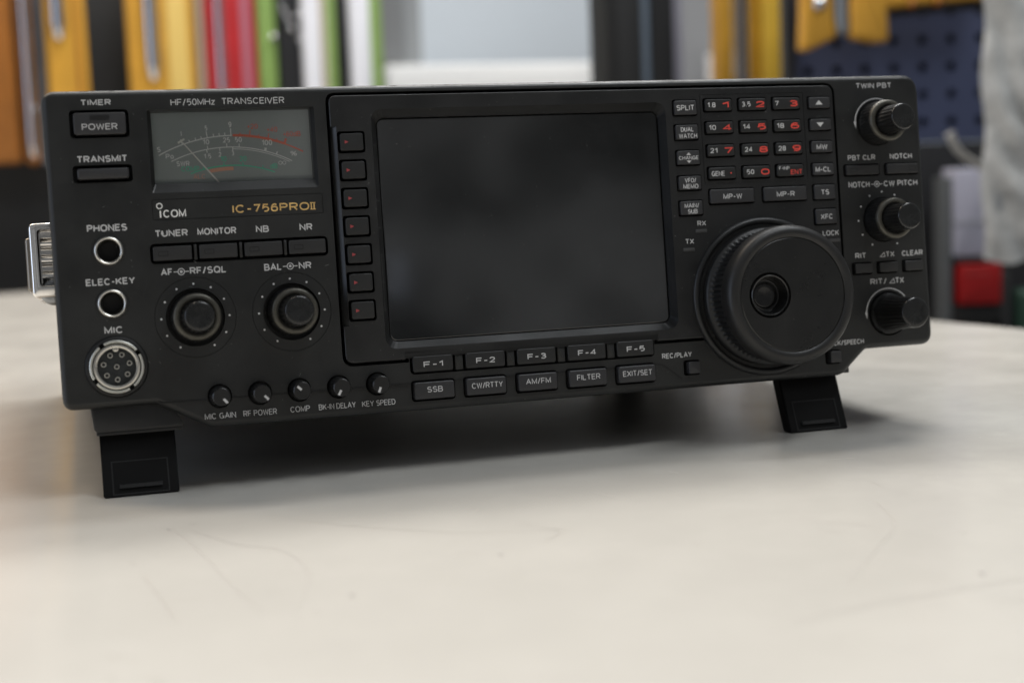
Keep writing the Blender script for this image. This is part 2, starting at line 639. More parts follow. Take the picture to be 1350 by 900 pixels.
bm = NB()
ribbon(bm, [(31.5, -58), (37, -90), (42, -130), (47, -160)], 0.22)
ribbon(bm, [(36, -60), (47, -85), (60, -100), (63, -130), (52, -172)], 0.28, 0.065)
ribbon(bm, [(161.8, -219), (189.4, -212.8), (231.8, -208.7), (262, -208)], 0.5, 0.07)
ribbon(bm, [(190.5, -194.7), (212, -170), (233.2, -145.8), (243, -118)], 0.35, 0.075)
ribbon(bm, [(60, -52), (84, -78), (112, -100), (150, -112)], 0.25, 0.08)
ribbon(bm, [(205, -128), (222, -140), (226, -150)], 0.2, 0.085)
ribbon(bm, [(20, -110), (24, -140), (26, -160)], 0.25, 0.09)
ribbon(bm, [(130, -95), (141, -112), (131, -122)], 0.25, 0.095)
for k in range(26):
    x, y = random.uniform(-30, 330), random.uniform(-230, -45)
    a = random.uniform(0, 6.28)
    ln = random.uniform(2, 14)
    ribbon(bm, [(x, y), (x + ln * .5 * math.cos(a) + random.uniform(-1, 1), y + ln * .5 * math.sin(a)), (x + ln * math.cos(a), y + ln * math.sin(a))], random.uniform(0.12, 0.25), 0.1 + k * 0.003)
build('scratches', bm, SCR, tb, 0, local=TL)['kind'] = 'stuff'
bm = NB()
spots = [(-5.7, -57.7, 1.0), (17.7, -95.2, .7), (70.6, -153.2, 1.1), (117.1, -130, 1.0), (245.6, -161.7, .9), (225.3, -200.4, 1.4), (3, -60, .5), (30, -58, 1.0)]
for k in range(40):
    spots.append((random.uniform(-40, 340), random.uniform(-240, 60), random.choice((.2, .25, .3, .4, .6))))
for i, (x, y, r) in enumerate(spots):
    n = 9
    a0 = random.uniform(0, 6)
    st = random.uniform(1, 2.2)
    vs = []
    for k in range(n):
        a = 2 * PI * k / n
        rr = r * random.uniform(.55, 1)
        u, vv = rr * st * math.cos(a), rr * .6 * math.sin(a)
        vs.append(bm.verts.new((x + u * math.cos(a0) - vv * math.sin(a0), y + u * math.sin(a0) + vv * math.cos(a0), 0.2 + i * 0.002)))
    bm.faces.new(vs)
build('scuffs', bm, SCR2, tb, 0, local=TL)['kind'] = 'stuff'

# ================================================================== RADIO
M3 = Matrix(((1, 0, 0), (0, math.cos(TH), math.sin(TH)), (0, -math.sin(TH), math.cos(TH))))
wl = M3 @ X0 + Vector((0, 0, H0))
radio = thing('radio_transceiver', 'black radio transceiver with blank screen and large tuning knob, propped on two front legs', 'radio', wl * 0.001, rx=-TH)

W_, HT = 340.0, 109.5
out = fillet([(0, 0), (31.3, 0), (49.5, -9.8), (298.2, -9.8), (309.4, 0), (W_, 0), (W_, HT), (0, HT)],
             [4, 2, 9, 7, 3, 5, 7, 4.5], 5)

WELL = 9.0
KX = [52.9, 67.0, 81.0, 95.2, 109.4]
KZ = 1.2


def chin_y(x, z):
    return -0.45 - 0.10 * max(0.0, 0.2 - z)


cut = NB()          # cut out of the front panel
cut2 = NB()         # cut out of the lower bezel
cut3 = NB()         # cut out of the display panel


def well(c, x0, z0, x1, z1, r=1.0, depth=WELL):
    loft(c, [(rrect(x0, z0, x1, z1, r), depth), (rrect(x0, z0, x1, z1, r), -5)])


def rwell(c, cx, cz, r, depth=WELL, n=40):
    loft(c, [(circle(cx, cz, r, n), depth), (circle(cx, cz, r, n), -5)])


def groove(c, po, pi, depth, top=-5):
    N = len(po)
    rings = [[c.verts.new((x, y, z)) for x, z in pl] for pl, y in ((po, depth), (po, top), (pi, top), (pi, depth))]
    for a in range(4):
        A, B = rings[a], rings[(a + 1) % 4]
        for i in range(N):
            j = (i + 1) % N
            c.faces.new((A[i], A[j], B[j], B[i]))


well(cut, 8.7, 93.0, 28.5, 102.7, 1.4)
well(cut, 8.7, 77.6, 28.5, 83.7, 1.2)
loft(cut, [(rrect(36.0, 76.6, 91.9, 102.0, .4), 11), (rrect(36.0, 76.6, 91.9, 102.0, .4), 2.6), (rrect(34.6, 73.3, 93.0, 102.3, .8), 0), (rrect(34.6, 73.3, 93.0, 102.3, .8), -5)])
groove(cut, rrect(34.2, 63.8, 94.0, 71.1, .8), rrect(34.45, 64.05, 93.75, 70.85, .6), 0.3)
well(cut, 32.5, 48.6, 94.8, 55.7, 1.6)
rwell(cut, 18.7, 54.1, 5.8, 9)
rwell(cut, 18.7, 35.9, 5.8, 9)
rwell(cut, 18.7, 14.0, 10.8, 4)
for kx, kz in ((46.5, 29.4), (80.3, 29.3)):
    groove(cut, circle(kx, kz, 14.15, 64), circle(kx, kz, 13.9, 64), 0.35)
    rwell(cut, kx, kz, 10.2, 5, 48)
for kx in KX:
    rwell(cut, kx, KZ, 4.3, 4, 32)
    rwell(cut2, kx, KZ, 4.3, 3, 32)
well(cut, 121.9, 3.5, 217.9, 10.6, 1.6)
FX = [(122.8, 138.0), (142.8, 157.9), (162.7, 177.8), (182.6, 197.8), (202.4, 217.4)]
MX = [(122.5, 137.6), (142.2, 157.4), (162.2, 177.4), (182.1, 197.2), (201.9, 216.9)]
for a, b in MX:
    well(cut, a - .7, -6.5, b + .7, 1.2, 1.2)
    well(cut2, a - .7, -6.5, b + .7, 1.2, 1.2)
well(cut, 229.6, -4.9, 236.2, 1.0, .8)
well(cut, 290.6, -5.0, 297.2, 0.7, .8)
well(cut, 303.6, 69.1, 319.8, 74.1, 1.0)
well(cut, 321.9, 69.1, 337.6, 74.1, 1.0)
RITX = [(304.8, 313.9), (315.9, 325.3), (327.5, 336.9)]
for a, b in RITX:
    well(cut, a, 29.7, b, 34.8, .8)
RK = [(320, 90.2), (320.3, 51.4), (320.2, 13.6)]
for kx, kz in RK:
    rwell(cut, kx, kz, 9.0, 5, 48)
# pocket that holds the display panel
dp = fillet([(98.4, 9.2), (120.6, 9.2), (120.6, 11.9), (219.2, 11.9), (219.2, 9.2), (300.5, 9.2), (300.5, 105.8), (98.4, 105.8)], [3, .5, .5, .5, .5, 2, 3.5, 2.5], 4)
dpo = fillet([(97.3, 8.1), (121.7, 8.1), (121.7, 10.8), (218.1, 10.8), (218.1, 8.1), (301.6, 8.1), (301.6, 106.9), (97.3, 106.9)], [4, .3, .3, .3, .3, 3, 4.5, 3.5], 4)
loft(cut, [(dpo, 12.0), (dpo, -5)])

bm = NB()
loops = [(out, 18)]
for k in range(6):
    t = PI / 2 * k / 5
    loops.append((offset(out, 2.2 * (1 - math.cos(t))), 2.4 * (1 - math.sin(t))))
loft(bm, loops)
fp = carve('front_panel', bm, cut, PANEL, radio)

# lower bezel: a slightly proud, forward sloping strip under the panel
ch = fillet([(32.0, .1), (49.6, -9.5), (231.2, -9.5), (228.2, -6.0), (221.4, -.3), (217.7, .2)], [.5, 5, 1, 3, 3, 1], 3)
bm = NB()
loft(bm, [(ch, 0.3), (ch, lambda x, z: chin_y(x, z) + .25), (offset(ch, .12), lambda x, z: chin_y(x, z) + .06), (offset(ch, .3), chin_y)])
carve('lower_bezel', bm, cut2, CHIN, radio)

bm = NB()
for a, b in ((31.8, 48.5), (57.3, 62.6), (71.4, 76.6), (85.4, 90.8), (99.6, 105.0), (113.8, 121.7), (138.5, 141.4), (158.2, 161.4), (178.2, 181.3), (198.0, 201.1)):
    box(bm, a, -.52, .12, b, .02, .42)
stroke(bm, [(217.8, .4), (221.5, -.2), (228.4, -6.0)], .3, -.62)
build('panel_seam', bm, HOLE, fp, 0)

wr = random.Random(11)
bm = NB()
for k in range(16):                       # small rubs and nicks on the paint
    x, z = wr.uniform(6, 95), wr.uniform(6, 104)
    if 34 < x < 94 and 60 < z < 103:
        z = wr.uniform(16, 42)
    a, ln = wr.uniform(0, 6.28), wr.uniform(.4, 2.2)
    stroke(bm, [(x, z), (x + ln * math.cos(a), z + ln * math.sin(a) * .6)], wr.uniform(.08, .16), -.03 - k * .001)
for k in range(26):                       # worn spots along the top edge
    x = wr.uniform(5, 200) if k < 20 else wr.uniform(200, 330)
    stroke(bm, [(x, HT - .35), (x + wr.uniform(.3, 3.0), HT - .35)], wr.uniform(.08, .2), 1.02)
build('paint_wear', bm, mat('bare_metal', (.16, .16, .155), .4), fp, 0)['kind'] = 'stuff'

# case behind the panel
bm = NB()
prism(bm, rrect(1.6, 0.8, 338.4, 108.2, 3), 285, 17.5, 0.0)
case = build('case', bm, CASE, radio, 30)
bm = NB()
for k in range(22):
    box(bm, 60 + k * 10, 120, 108.1, 65 + k * 10, 230, 108.4)
build('vent_slots', bm, HOLE, case, 0)
for (yy, zz) in ((30, 28), (30, 90), (250, 28), (250, 90)):
    bm = NB()
    n = 16
    rings = []
    for r, x in ((3.2, 1.7), (3.2, .6), (2.4, 0.1), (0.6, -.2)):
        rings.append([bm.verts.new((x, yy + r * math.cos(2 * PI * k / n), zz + r * math.sin(2 * PI * k / n))) for k in range(n)])
    for a, b in zip(rings, rings[1:]):
        for k in range(n):
            bm.faces.new((a[k], a[(k + 1) % n], b[(k + 1) % n], b[k]))
    bm.faces.new(rings[-1])
    build('side_screw', bm, BLACK, case, 40)

# ------------------------------------------------------------------ display panel
YD = -0.6
KEYZ = [88.9 - 10.13 * i for i in range(7)]
for z in KEYZ:
    well(cut3, 100.6, z - 3.95, 110.7, z + 3.95, 1.0, 9.5)
scr_o = rrect(113.4, 13.4, 228.4, 100.6, 4.0, 5)
scr_m = rrect(116.0, 15.9, 227.0, 97.9, 3.0, 5)
loft(cut3, [(scr_m, 10.5), (scr_m, 4.2), (scr_o, YD), (scr_o, -5)])
COLB = [(94.9, 101.4), (85.4, 92.0), (75.7, 82.1), (66.0, 72.3), (56.3, 62.7)]
NUMX = [(244.0, 256.5), (258.5, 271.1), (273.1, 285.8)]
NUMZ = [(96.1, 101.7), (87.4, 92.9), (78.5, 84.0), (69.7, 75.3)]
RCZ = [(96.2, 101.5), (87.5, 92.9), (78.7, 84.1), (69.7, 75.3), (60.1, 66.8), (50.3, 57.2)]
for a, b in COLB:
    well(cut3, 231.2, a, 241.6, b, .8, 9.5)
for a, b in NUMX:
    for c, d in NUMZ:
        well(cut3, a, c, b, d, .9, 9.5)
MPX = [(244.0, 263.6), (266.8, 286.4)]
for a, b in MPX:
    well(cut3, a, 60.2, b, 66.7, .9, 9.5)
for a, b in RCZ:
    well(cut3, 288.8, a, 299.0, b, .8, 9.5)
groove(cut3, rrect(242.9, 68.5, 287.35, 103.2, 1), rrect(243.1, 68.7, 287.15, 103.0, .9), YD + 0.25)
# chamfer beside the soft keys
bmv = [cut3.verts.new(c) for c in ((90, -6, 22.6), (100.5, YD - .001, 22.6), (98.39, 1.5, 22.6), (90, 1.5, 22.6), (90, -6, 94.6), (100.5, YD - .001, 94.6), (98.39, 1.5, 94.6), (90, 1.5, 94.6))]
wf = [cut3.faces.new([bmv[i] for i in f]) for f in ((3, 2, 1, 0), (4, 5, 6, 7), (0, 1, 5, 4), (1, 2, 6, 5), (2, 3, 7, 6), (3, 0, 4, 7))]
cut3.normal_update()
wc = sum((v_.co for v_ in bmv), Vector()) / 8
if (wf[0].calc_center_median() - wc).dot(wf[0].normal) < 0:
    bmesh.ops.reverse_faces(cut3, faces=wf)
bm = NB()
loft(bm, [(dp, 11.5), (dp, YD + .5), (offset(dp, .08), YD + .22), (offset(dp, .25), YD + .06), (offset(dp, .5), YD)])
dpan = carve('display_panel', bm, cut3, PANEL2, radio)

# ------------------------------------------------------------------ printed lettering on the panels
t1 = NB()
L = [('TIMER', 12.8, 22.9, 104.3, 1.8), ('TRANSMIT', 10.3, 27.1, 84.7, 2.1), ('PHONES', 12.0, 25.4, 60.9, 2.2),
     ('ELEC-KEY', 10.4, 26.8, 42.4, 2.15), ('MIC', 15.4, 21.7, 25.6, 2.2), ('TUNER', 34.6, 45.8, 58.1, 2.15), ('MONITOR', 49.1, 62.6, 58.1, 2.15),
     ('NB', 69.5, 74.1, 58.1, 2.15), ('NR', 85.0, 89.6, 58.1, 2.15), ('AF', 35.7, 39.7, 44.6, 2.2), ('RF/SQL', 45.6, 58.2, 44.6, 2.2),
     ('BAL', 71.5, 77.7, 44.4, 2.2), ('NR', 83.8, 88.3, 44.4, 2.2), ('REC/PLAY', 220.9, 233.3, 2.3, 1.85),
     ('TWIN PBT', 311.4, 327.5, 104.4, 1.9), ('PBT CLR', 305.9, 318.2, 75.7, 1.9), ('NOTCH', 324.9, 335.0, 75.7, 1.95), ('NOTCH', 305.5, 315.0, 64.8, 2.1),
     ('CW PITCH', 321.4, 336.8, 64.8, 2.1), ('RIT', 306.6, 311.5, 36.4, 2.0), ('TX', 320.4, 324.4, 36.4, 2.0), ('CLEAR', 327.8, 337.3, 36.4, 2.0),
     ('RIT/', 312.7, 320.1, 25.6, 2.15), ('TX', 324.0, 328.0, 25.6, 2.15), ('LOCK/SPEECH', 291.5, 308.2, 2.3, 1.8)]


def print_label(s, x0, x1, z, c, y=0, wgt=.185, mm=None, parent=None):
    t = NB()
    text(t, s, x0, x1, z, c, y, wgt)
    build('printed_label', t, mm or PRINT, parent or fp, 0, recalc=False)


t1.free()
for s, a, b, z, c in L:
    print_label(s, a, b, z, c)
print_label('HF/50MHz  TRANSCEIVER', 43.0, 82.6, 103.6, 2.05, 0, .125)
for cx, cz in ((42.65, 45.6), (80.75, 45.5), (318.3, 65.8)):     # double-knob symbol
    t = NB()
    arcband(t, cx, cz, .95, 1.25, 0, 360, -.05, 24)
    flat(t, circle(cx, cz, .5, 12), -.05)
    bar(t, cx - 2.6, cz, cx - 1.2, cz, .3, -.05)
    bar(t, cx + 1.2, cz, cx + 2.6, cz, .3, -.05)
    build('knob_symbol', t, PRINT, fp, 0, recalc=False)
for x, z, c in ((317.7, 36.4, 2.0), (321.3, 25.6, 2.1)):         # slanted delta
    t = NB()
    stroke(t, [(x + .1, z + .15), (x + c * 1.15, z + .15), (x + c * .98, z + c - .2), (x + .1, z + .15)], .3, -.05)
    build('printed_label', t, PRINT, fp, 0, recalc=False)
for (kx, kz), rr in (((46.5, 29.4), 11.75), ((80.3, 29.3), 11.75), (RK[1], 11.3)):
    t = NB()
    for k in range(11):
        a = rad(90 + 150 - 30 * k)
        flat(t, circle(kx + rr * math.cos(a), kz + rr * math.sin(a), .38, 10), -.05)
    build('dot_markings', t, PRINTW, fp, 0, recalc=False)
for (kx, kz), r in ((RK[0], 9.7), (RK[2], 9.9)):                 # sweep arcs with an arrow end
    t = NB()
    arcband(t, kx, kz, r, r + .45, 40, 178, -.05, 30)
    flat(t, [(kx - r - .9, kz + .9), (kx - r + .05, kz - 1.8), (kx - r + .3, kz + .9)], -.06)
    build('sweep_marking', t, PRINT, fp, 0, recalc=False)
for x0, x1, z, s in ((47.2, 58.0, -6.6, 'MIC GAIN'), (60.6, 72.4, -6.6, 'RF POWER'), (77.2, 84.2, -6.5, 'COMP'), (87.4, 100.8, -6.5, 'BK-IN DELAY'), (103.1, 115.4, -6.6, 'KEY SPEED')):
    print_label(s, x0, x1, z, 1.85, chin_y, .13)
t2 = NB()
bar(t2, 36.95, 64.7, 36.95, 67.1, .5, -.05)
text(t2, 'COM', 37.9, 45.7, 64.75, 2.45, 0, .16)
arcband(t2, 36.75, 68.75, .75, 1.1, 0, 360, -.05, 24)
build('maker_logo', t2, PRINTL, fp, 0, recalc=False)
t3 = NB()
text(t3, 'IC-756PRO', 61.8, 89.0, 65.3, 2.6, 0, .17)
for x in (89.75, 90.75):
    bar(t3, x, 65.5, x, 67.7, .42, -.05)
bar(t3, 89.3, 65.45, 91.3, 65.45, .3, -.055)
bar(t3, 89.3, 67.75, 91.3, 67.75, .3, -.055)
build('model_lettering', t3, GOLD, fp, 0, recalc=False)

for s, a, b, z, c in (('RX', 238.8, 242.4, 52.6, 1.75), ('TX', 233.3, 236.9, 45.8, 1.8), ('LOCK', 292.4, 299.6, 46.2, 1.9)):
    print_label(s, a, b, z, c, YD, .17, PRINT, dpan)
t5 = NB()
for i, z in enumerate((87.8, 77.7, 67.6, 57.7, 47.8, 37.9, 27.6)):
    f = lambda x, zz: YD + (x - 113.4) / 2.6 * 4.8 - .06
    flat(t5, [(113.5, z - .12), (115.2, z - .12), (115.2, z + .12), (113.5, z + .12)], f)
f = lambda x, zz: YD + (x - 113.4) / 2.6 * 4.8 - .06
flat(t5, [(114.25, 27.6), (114.4, 27.6), (114.4, 47.8), (114.25, 47.8)], f)
build('tick_marks', t5, TICK, dpan, 0, recalc=False)
for nm, x0, x1, z0, z1 in (('receive', 237.8, 242.6, 49.9, 51.2), ('transmit', 232.2, 237.0, 42.9, 44.2), ('lock', 295.0, 300.0, 43.6, 44.9)):
    bm = NB()
    prism(bm, rrect(x0, z0, x1, z1, .3), 1, YD - .25, .15, 2)
    build('indicator_lamp', bm, LEDOFF, radio, 40)

# screen
bm = NB()
prism(bm, rrect(116.15, 16.05, 226.85, 97.75, 2.6), 10.0, 4.4, .5, 3)
build('screen', bm, SCREEN, radio, 0)


# ------------------------------------------------------------------ keys
def key(name, x0, z0, x1, z1, yf, m_, legends=(), r=.7, bev=.45, yb=8.0, extra=None, dome=0.0):
    bm = NB()
    prism(bm, rrect(x0, z0, x1, z1, r), yb, yf, bev, 4)
    o = build(name, bm, m_, radio, 12)
    groups = {}
    for s, a, b, z, c, mm, bold in legends:
        t = groups.setdefault(mm.name, (NB(), mm))[0]
        if callable(s):
            s(t, yf)
        else:
            text(t, s, a, b, z, c, yf, bold)
    for t, mm in groups.values():
        build('lettering', t, mm, o, 0, recalc=False)
    return o


o = key('power_button', 10.0, 94.1, 27.4, 101.6, -1.3, GREY, [('POWER', 12.7, 24.5, 95.7, 1.95, PRINT, .14)], r=.9)
bm = NB()
prism(bm, rrect(15.5, 99.0, 22.0, 100.6, .2), 0, -1.4, 0)
build('power_lamp', bm, mat('lamp_dark', (0.012, 0.012, 0.012), .35), o, 30)
key('transmit_button', 10.1, 78.8, 27.3, 82.5, -1.5, GREY, r=.8, bev=.8)
for (a, b), nm in zip(((33.5, 46.7), (49.3, 62.5), (65.0, 78.3), (80.7, 93.8)), 'abcd'):
    o = key('push_button', a, 49.7, b, 54.6, -.9, GREY if False else mat('function_key', (.021, .021, .0215), .48, bump=.08, bscale=2500, rvar=.06), r=.5, bev=.3)
    bm = NB()
    groove_p = rrect(a + 1.7, 51.3, a + 5.1, 53.0, .15)
    gi = offset(groove_p, .22)
    for i in range(len(groove_p)):
        j = (i + 1) % len(groove_p)
        flat(bm, [groove_p[i], groove_p[j], gi[j], gi[i]], -.94)
    build('lamp_window', bm, HOLE, o, 0, recalc=False)
for x in (48.0, 63.75, 79.5):
    bm = NB()
    prism(bm, rrect(x - .55, 49.5, x + .55, 54.9, .2), 8.5, -.2, .2, 2)
    build('key_divider', bm, PANEL, radio, 30)


def red_arrow(cx, cz):
    def f(t, y):
        flat(t, [(cx - .7, cz - .65), (cx + .7, cz), (cx - .7, cz + .65)], y - .05)
    return f


for z in KEYZ:
    key('soft_key', 101.5, z - 3.1, 109.9, z + 3.1, -1.5, DKEY, [(red_arrow(103.8, z), 0, 0, 0, 0, KRED, 0)], r=.8, bev=.35)
for i, (a, b) in enumerate(FX):
    c = (a + b) / 2 + .1
    key('function_key', a, 4.2, b, 10.0, -.9, DKEY, [('F-%d' % (i + 1), c - 3.7, c + 3.6, 5.95, 1.9, PRINTW if False else mat('key_print', (.62, .62, .62), .55), .18)], r=.8, bev=.4)
    if i < 4:
        x = (b + FX[i + 1][0]) / 2
        bm = NB()
        prism(bm, rrect(x - 1.5, 4.1, x + 1.5, 10.2, .2), 8.5, -.25, .25, 2)
        build('key_divider', bm, PANEL, radio, 30)
KP = MATS['key_print']
for (a, b), s, x0, x1 in zip(MX, ('SSB', 'CW/RTTY', 'AM/FM', 'FILTER', 'EXIT/SET'), (127.2, 144.1, 165.0, 185.1, 203.6), (133.1, 156.0, 174.7, 194.4, 215.5)):
    key('mode_key', a, -5.7, b, .6, -2.4, GREY, [(s, x0, x1, -3.2, 1.9, KP, .14)], r=.8, bev=.6)
for i, ((a, b), lg) in enumerate(zip(COLB, ([('SPLIT', 233.0, 240.4, 97.2, 1.9)], [('DUAL', 234.2, 239.6, 89.0, 1.6), ('WATCH', 233.3, 240.9, 86.5, 1.6)],
                                          [('CHANGE', 232.7, 240.9, 78.2, 1.35)], [('VFO/', 234.6, 239.3, 69.4, 1.6), ('MEMO', 233.8, 240.1, 67.1, 1.6)],
                                          [('MAIN/', 233.8, 239.9, 59.7, 1.6), ('SUB', 235.0, 239.1, 57.4, 1.6)]))):
    legs = [(s, x0 - .35, x1 - .35, z - .05, c, KP, .16) for s, x0, x1, z, c in lg]
    if i == 2:
        def tri(t, y):
            for sg in (1, -1):
                zc = 78.85 + sg * 1.05
                q = [(235.5, zc), (237.5, zc), (236.5, zc + sg * 1.0)]
                flat(t, q if sg > 0 else q[::-1], y - .05)
        legs.append((tri, 0, 0, 0, 0, KP, 0))
    key('push_button', 231.9, a + .6, 241.1, b - .5, -1.6, GREY, legs, r=.5, bev=.35)
NL = [[('1.8', 246.0, 249.4, '1', 252.2, 255.0), ('3.5', 260.5, 264.3, '2', 266.6, 270.3), ('7', 274.8, 276.4, '3', 281.0, 284.7)],
      [('10', 246.0, 249.0, '4', 252.0, 255.6), ('14', 260.4, 263.6, '5', 266.7, 270.3), ('18', 275.0, 278.2, '6', 281.1, 284.7)],
      [('21', 246.0, 249.0, '7', 251.9, 255.5), ('24', 260.7, 263.9, '8', 266.9, 270.5), ('28', 275.2, 278.4, '9', 281.3, 284.9)],
      [('GENE', 246.0, 251.6, '.', 253.8, 254.5), ('50', 260.9, 264.1, '0', 267.0, 270.7), ('F-INP', 274.9, 279.4, 'ENT', 279.9, 284.9)]]
for (c, d), row in zip(NUMZ, NL):
    for (a, b), (s, x0, x1, rr, r0, r1) in zip(NUMX, row):
        zc = (c + d) / 2
        if rr == '.':
            lg = [(s, x0 - .3, x1 - .3, zc - 1.05, 1.75, KP, .15), ((lambda t, y, zc=zc: flat(t, circle(253.9, zc - .1, .32, 10), y - .05)), 0, 0, 0, 0, RED, 0)]
        elif rr == 'ENT':
            lg = [(s, x0 - .3, x1 - .3, zc + .35, 1.2, KP, .16), (rr, r0 - .3, r1 - .3, zc - 1.5, 1.7, RED, .15)]
        else:
            lg = [(s, x0 - .3, x1 - .3, zc - .85, 1.75, KP, .17), (rr, r0 - .3, r1 - .3, zc - 1.2, 2.2, RED, .21)]
        key('number_key', a + .75, c + .6, b - .45, d - .55, -1.5, DKEY, lg, r=.7, bev=.35)
for (a, b), s, x0, x1 in zip(MPX, ('MP-W', 'MP-R'), (250.1, 273.0), (258.1, 280.8)):
    key('memory_key', a + .7, 60.8, b - .4, 66.2, -1.5, GREY, [(s, x0 - .1, x1 - .1, 62.4, 1.85, KP, .17)], r=.5, bev=.35)
for i, ((a, b), s, x0, x1) in enumerate(zip(RCZ, ('up', 'down', 'MW', 'M-CL', 'TS', 'XFC'), (0, 0, 291.7, 290.7, 292.5, 291.7), (0, 0, 296.5, 297.4, 296.1, 297.1))):
    zc = (a + b) / 2
    if i < 2:
        def arrow(t, y, zc=zc, sg=(1, -1)[i]):
            q = [(292.1, zc - sg * .8), (295.3, zc - sg * .8), (293.7, zc + sg * 1.0)]
            flat(t, q if sg > 0 else q[::-1], y - .05)
        lg = [(arrow, 0, 0, 0, 0, KP, 0)]
    else:
        lg = [(s, x0 - .2, x1 - .2, zc - 1.0, 1.85, KP, .17)]
    key('push_button', 289.5, a + .55, 298.6, b - .5, -1.5, GREY, lg, r=.5, bev=.35)
DK2 = MATS['function_key']
for x0, x1, wx in ((304.4, 319.0, 306.0), (322.7, 336.9, 332.6)):
    o = key('push_button', x0, 69.7, x1, 73.6, -1.2, DK2, r=.5, bev=.35)
    bm = NB()
    gp = rrect(wx, 70.8, wx + 3.2, 72.4, .15)
    gi = offset(gp, .2)
    for i in range(len(gp)):
        j = (i + 1) % len(gp)
        flat(bm, [gp[i], gp[j], gi[j], gi[i]], -1.24)
    build('lamp_window', bm, HOLE, o, 0, recalc=False)
for a, b in RITX:
    key('push_button', a + .9, 30.3, b - .4, 34.3, -1.3, DK2, r=.5, bev=.4)
key('push_button', 231.0, -4.3, 235.7, .4, -2.2, GREY, r=.5, bev=.5)
key('push_button', 292.0, -4.4, 296.7, .2, -2.2, GREY, r=.5, bev=.5)

# ------------------------------------------------------------------ analogue meter
meter = NB()
prism(meter, rrect(36.05, 76.65, 91.85, 101.95, .3), 10.8, 5.6, 0)
mt = build('meter_face', meter, MFACE, radio, 0)
YM = 5.6
mg, mr_, mgn, mo = NB(), NB(), NB(), NB()


def ptc(cx, cz, r, x):
    return cz + math.sqrt(max(0, r * r - (x - cx) ** 2))


A1, A2, A3 = (63.4, 39.5, 53.8), (62.4, 41.7, 47.5), (62.9, 40.7, 42.0)


def ang(A, x):
    return math.degrees(math.acos((x - A[0]) / A[2]))


def tick(t, A, x, l, wd=.2, inward=False):
    wd = wd * 1.7
    a = rad(ang(A, x))
    r0, r1 = A[2], A[2] + (-l if inward else l)
    bar(t, A[0] + r0 * math.cos(a), A[1] + r0 * math.sin(a), A[0] + r1 * math.cos(a), A[1] + r1 * math.sin(a), wd, YM - .07)


arcband(mg, *A1[:2], A1[2] - .2, A1[2] + .2, ang(A1, 63.9), ang(A1, 38.1), YM - .05)
arcband(mr_, *A1[:2], A1[2] - .35, A1[2] + .5, ang(A1, 82.3), ang(A1, 64.2), YM - .05)
arcband(mr_, *A1[:2], A1[2] - .25, A1[2] + .25, ang(A1, 89.0), ang(A1, 82.3), YM - .05)
for x, l in ((46.5, 1.9), (49.0, .9), (51.2, 1), (53.2, 1), (55.3, 2.3), (57.5, 1.1), (59.5, 1.1), (61.5, 1.1), (63.6, 2.6)):
    tick(mg, A1, x, l)
for x, l, wd in ((66.8, 1, .2), (70.2, 2.1, .22), (73.3, 1, .2), (76.6, 2.1, .22), (79.6, 1.0, .2), (82.4, 2.0, .5)):
    tick(mr_, A1, x, l, wd)
arcband(mg, *A2[:2], A2[2] - .17, A2[2] + .19, ang(A2, 84.8), ang(A2, 42.2), YM - .05)
arcband(mg, *A2[:2], A2[2] - .78, A2[2] - .52, ang(A2, 84.2), ang(A2, 63.9), YM - .05)
for x, l, wd in ((55.2, 1.2, .2), (61.9, 1.3, .2), (66.2, 1.3, .2), (75.3, 1.2, .5), (79.3, 1.1, .25)):
    tick(mg, A2, x, l, wd)
for x, l in ((54.7, 1.2), (59.3, 1.2), (63.9, 1.5)):
    tick(mg, A2, x, l, .2, True)
arcband(mgn, *A3[:2], A3[2] - .2, A3[2] + .2, ang(A3, 78.3), ang(A3, 48.6), YM - .05)
for x, l in ((53.4, .9), (60.5, 1.2), (67.1, 1.2), (74.0, 1.2)):
    tick(mgn, A3, x, l, .2)
arcband(mo, A3[0], A3[1], 40.2, 41.5, 88.8, 101, YM - .05)
TX = [(mg, 'S', 38.2, 88.2, 1.3, 1.5), (mg, 'Po', 41.8, 85.7, 2.8, 1.5), (mg, 'SWR', 46.2, 83.0, 4.6, 1.5), (mgn, 'COMP', 48.6, 81.1, 6.2, 1.5), (mo, 'ALC', 51.6, 78.3, 4.3, 1.4),
      (mg, '1', 46.2, 93.6, .5, 1.4), (mg, '5', 55.0, 95.3, 1.0, 1.5), (mg, '9', 63.5, 96.3, 1.1, 1.6), (mr_, '+20', 71.4, 95.5, 3.8, 1.5), (mr_, '+40', 78.3, 94.2, 3.8, 1.5),
      (mr_, '+60dB', 85.3, 92.4, 6.4, 1.5), (mg, '10', 54.7, 90.4, 2.3, 1.5), (mg, '25', 61.9, 90.9, 2.5, 1.5), (mg, '50', 66.1, 90.9, 2.5, 1.5), (mg, '100', 76.2, 89.5, 3.7, 1.6),
      (mg, '%', 85.5, 85.4, 2.4, 1.5), (mg, '1.5', 54.9, 85.4, 2.6, 1.4), (mg, '2', 59.3, 85.9, 1.0, 1.4), (mg, '3', 63.8, 86.2, 1.0, 1.4), (mgn, '10', 60.4, 84.2, 2.2, 1.5),
      (mgn, '20', 67.3, 84.1, 2.5, 1.5), (mgn, 'dB', 78.1, 81.1, 2.6, 1.5)]
for t, s, cx, z, wd, c in TX:
    text(t, s, cx - wd / 2, cx + wd / 2, z, c * 1.12, YM, .18 if t is mg else .15)
for cx in (80.5, 81.9):
    arcband(mg, cx, 83.0, .5, .72, 0, 360, YM - .05, 16)
for t, mm in ((mg, MGREY), (mr_, MRED), (mgn, MGREEN), (mo, MORANGE)):
    build('scale_printing', t, mm, mt, 0, recalc=False)
bm = NB()
bar(bm, 58.3, 76.6, 46.4, 91.3, .6, 4.6, .42)
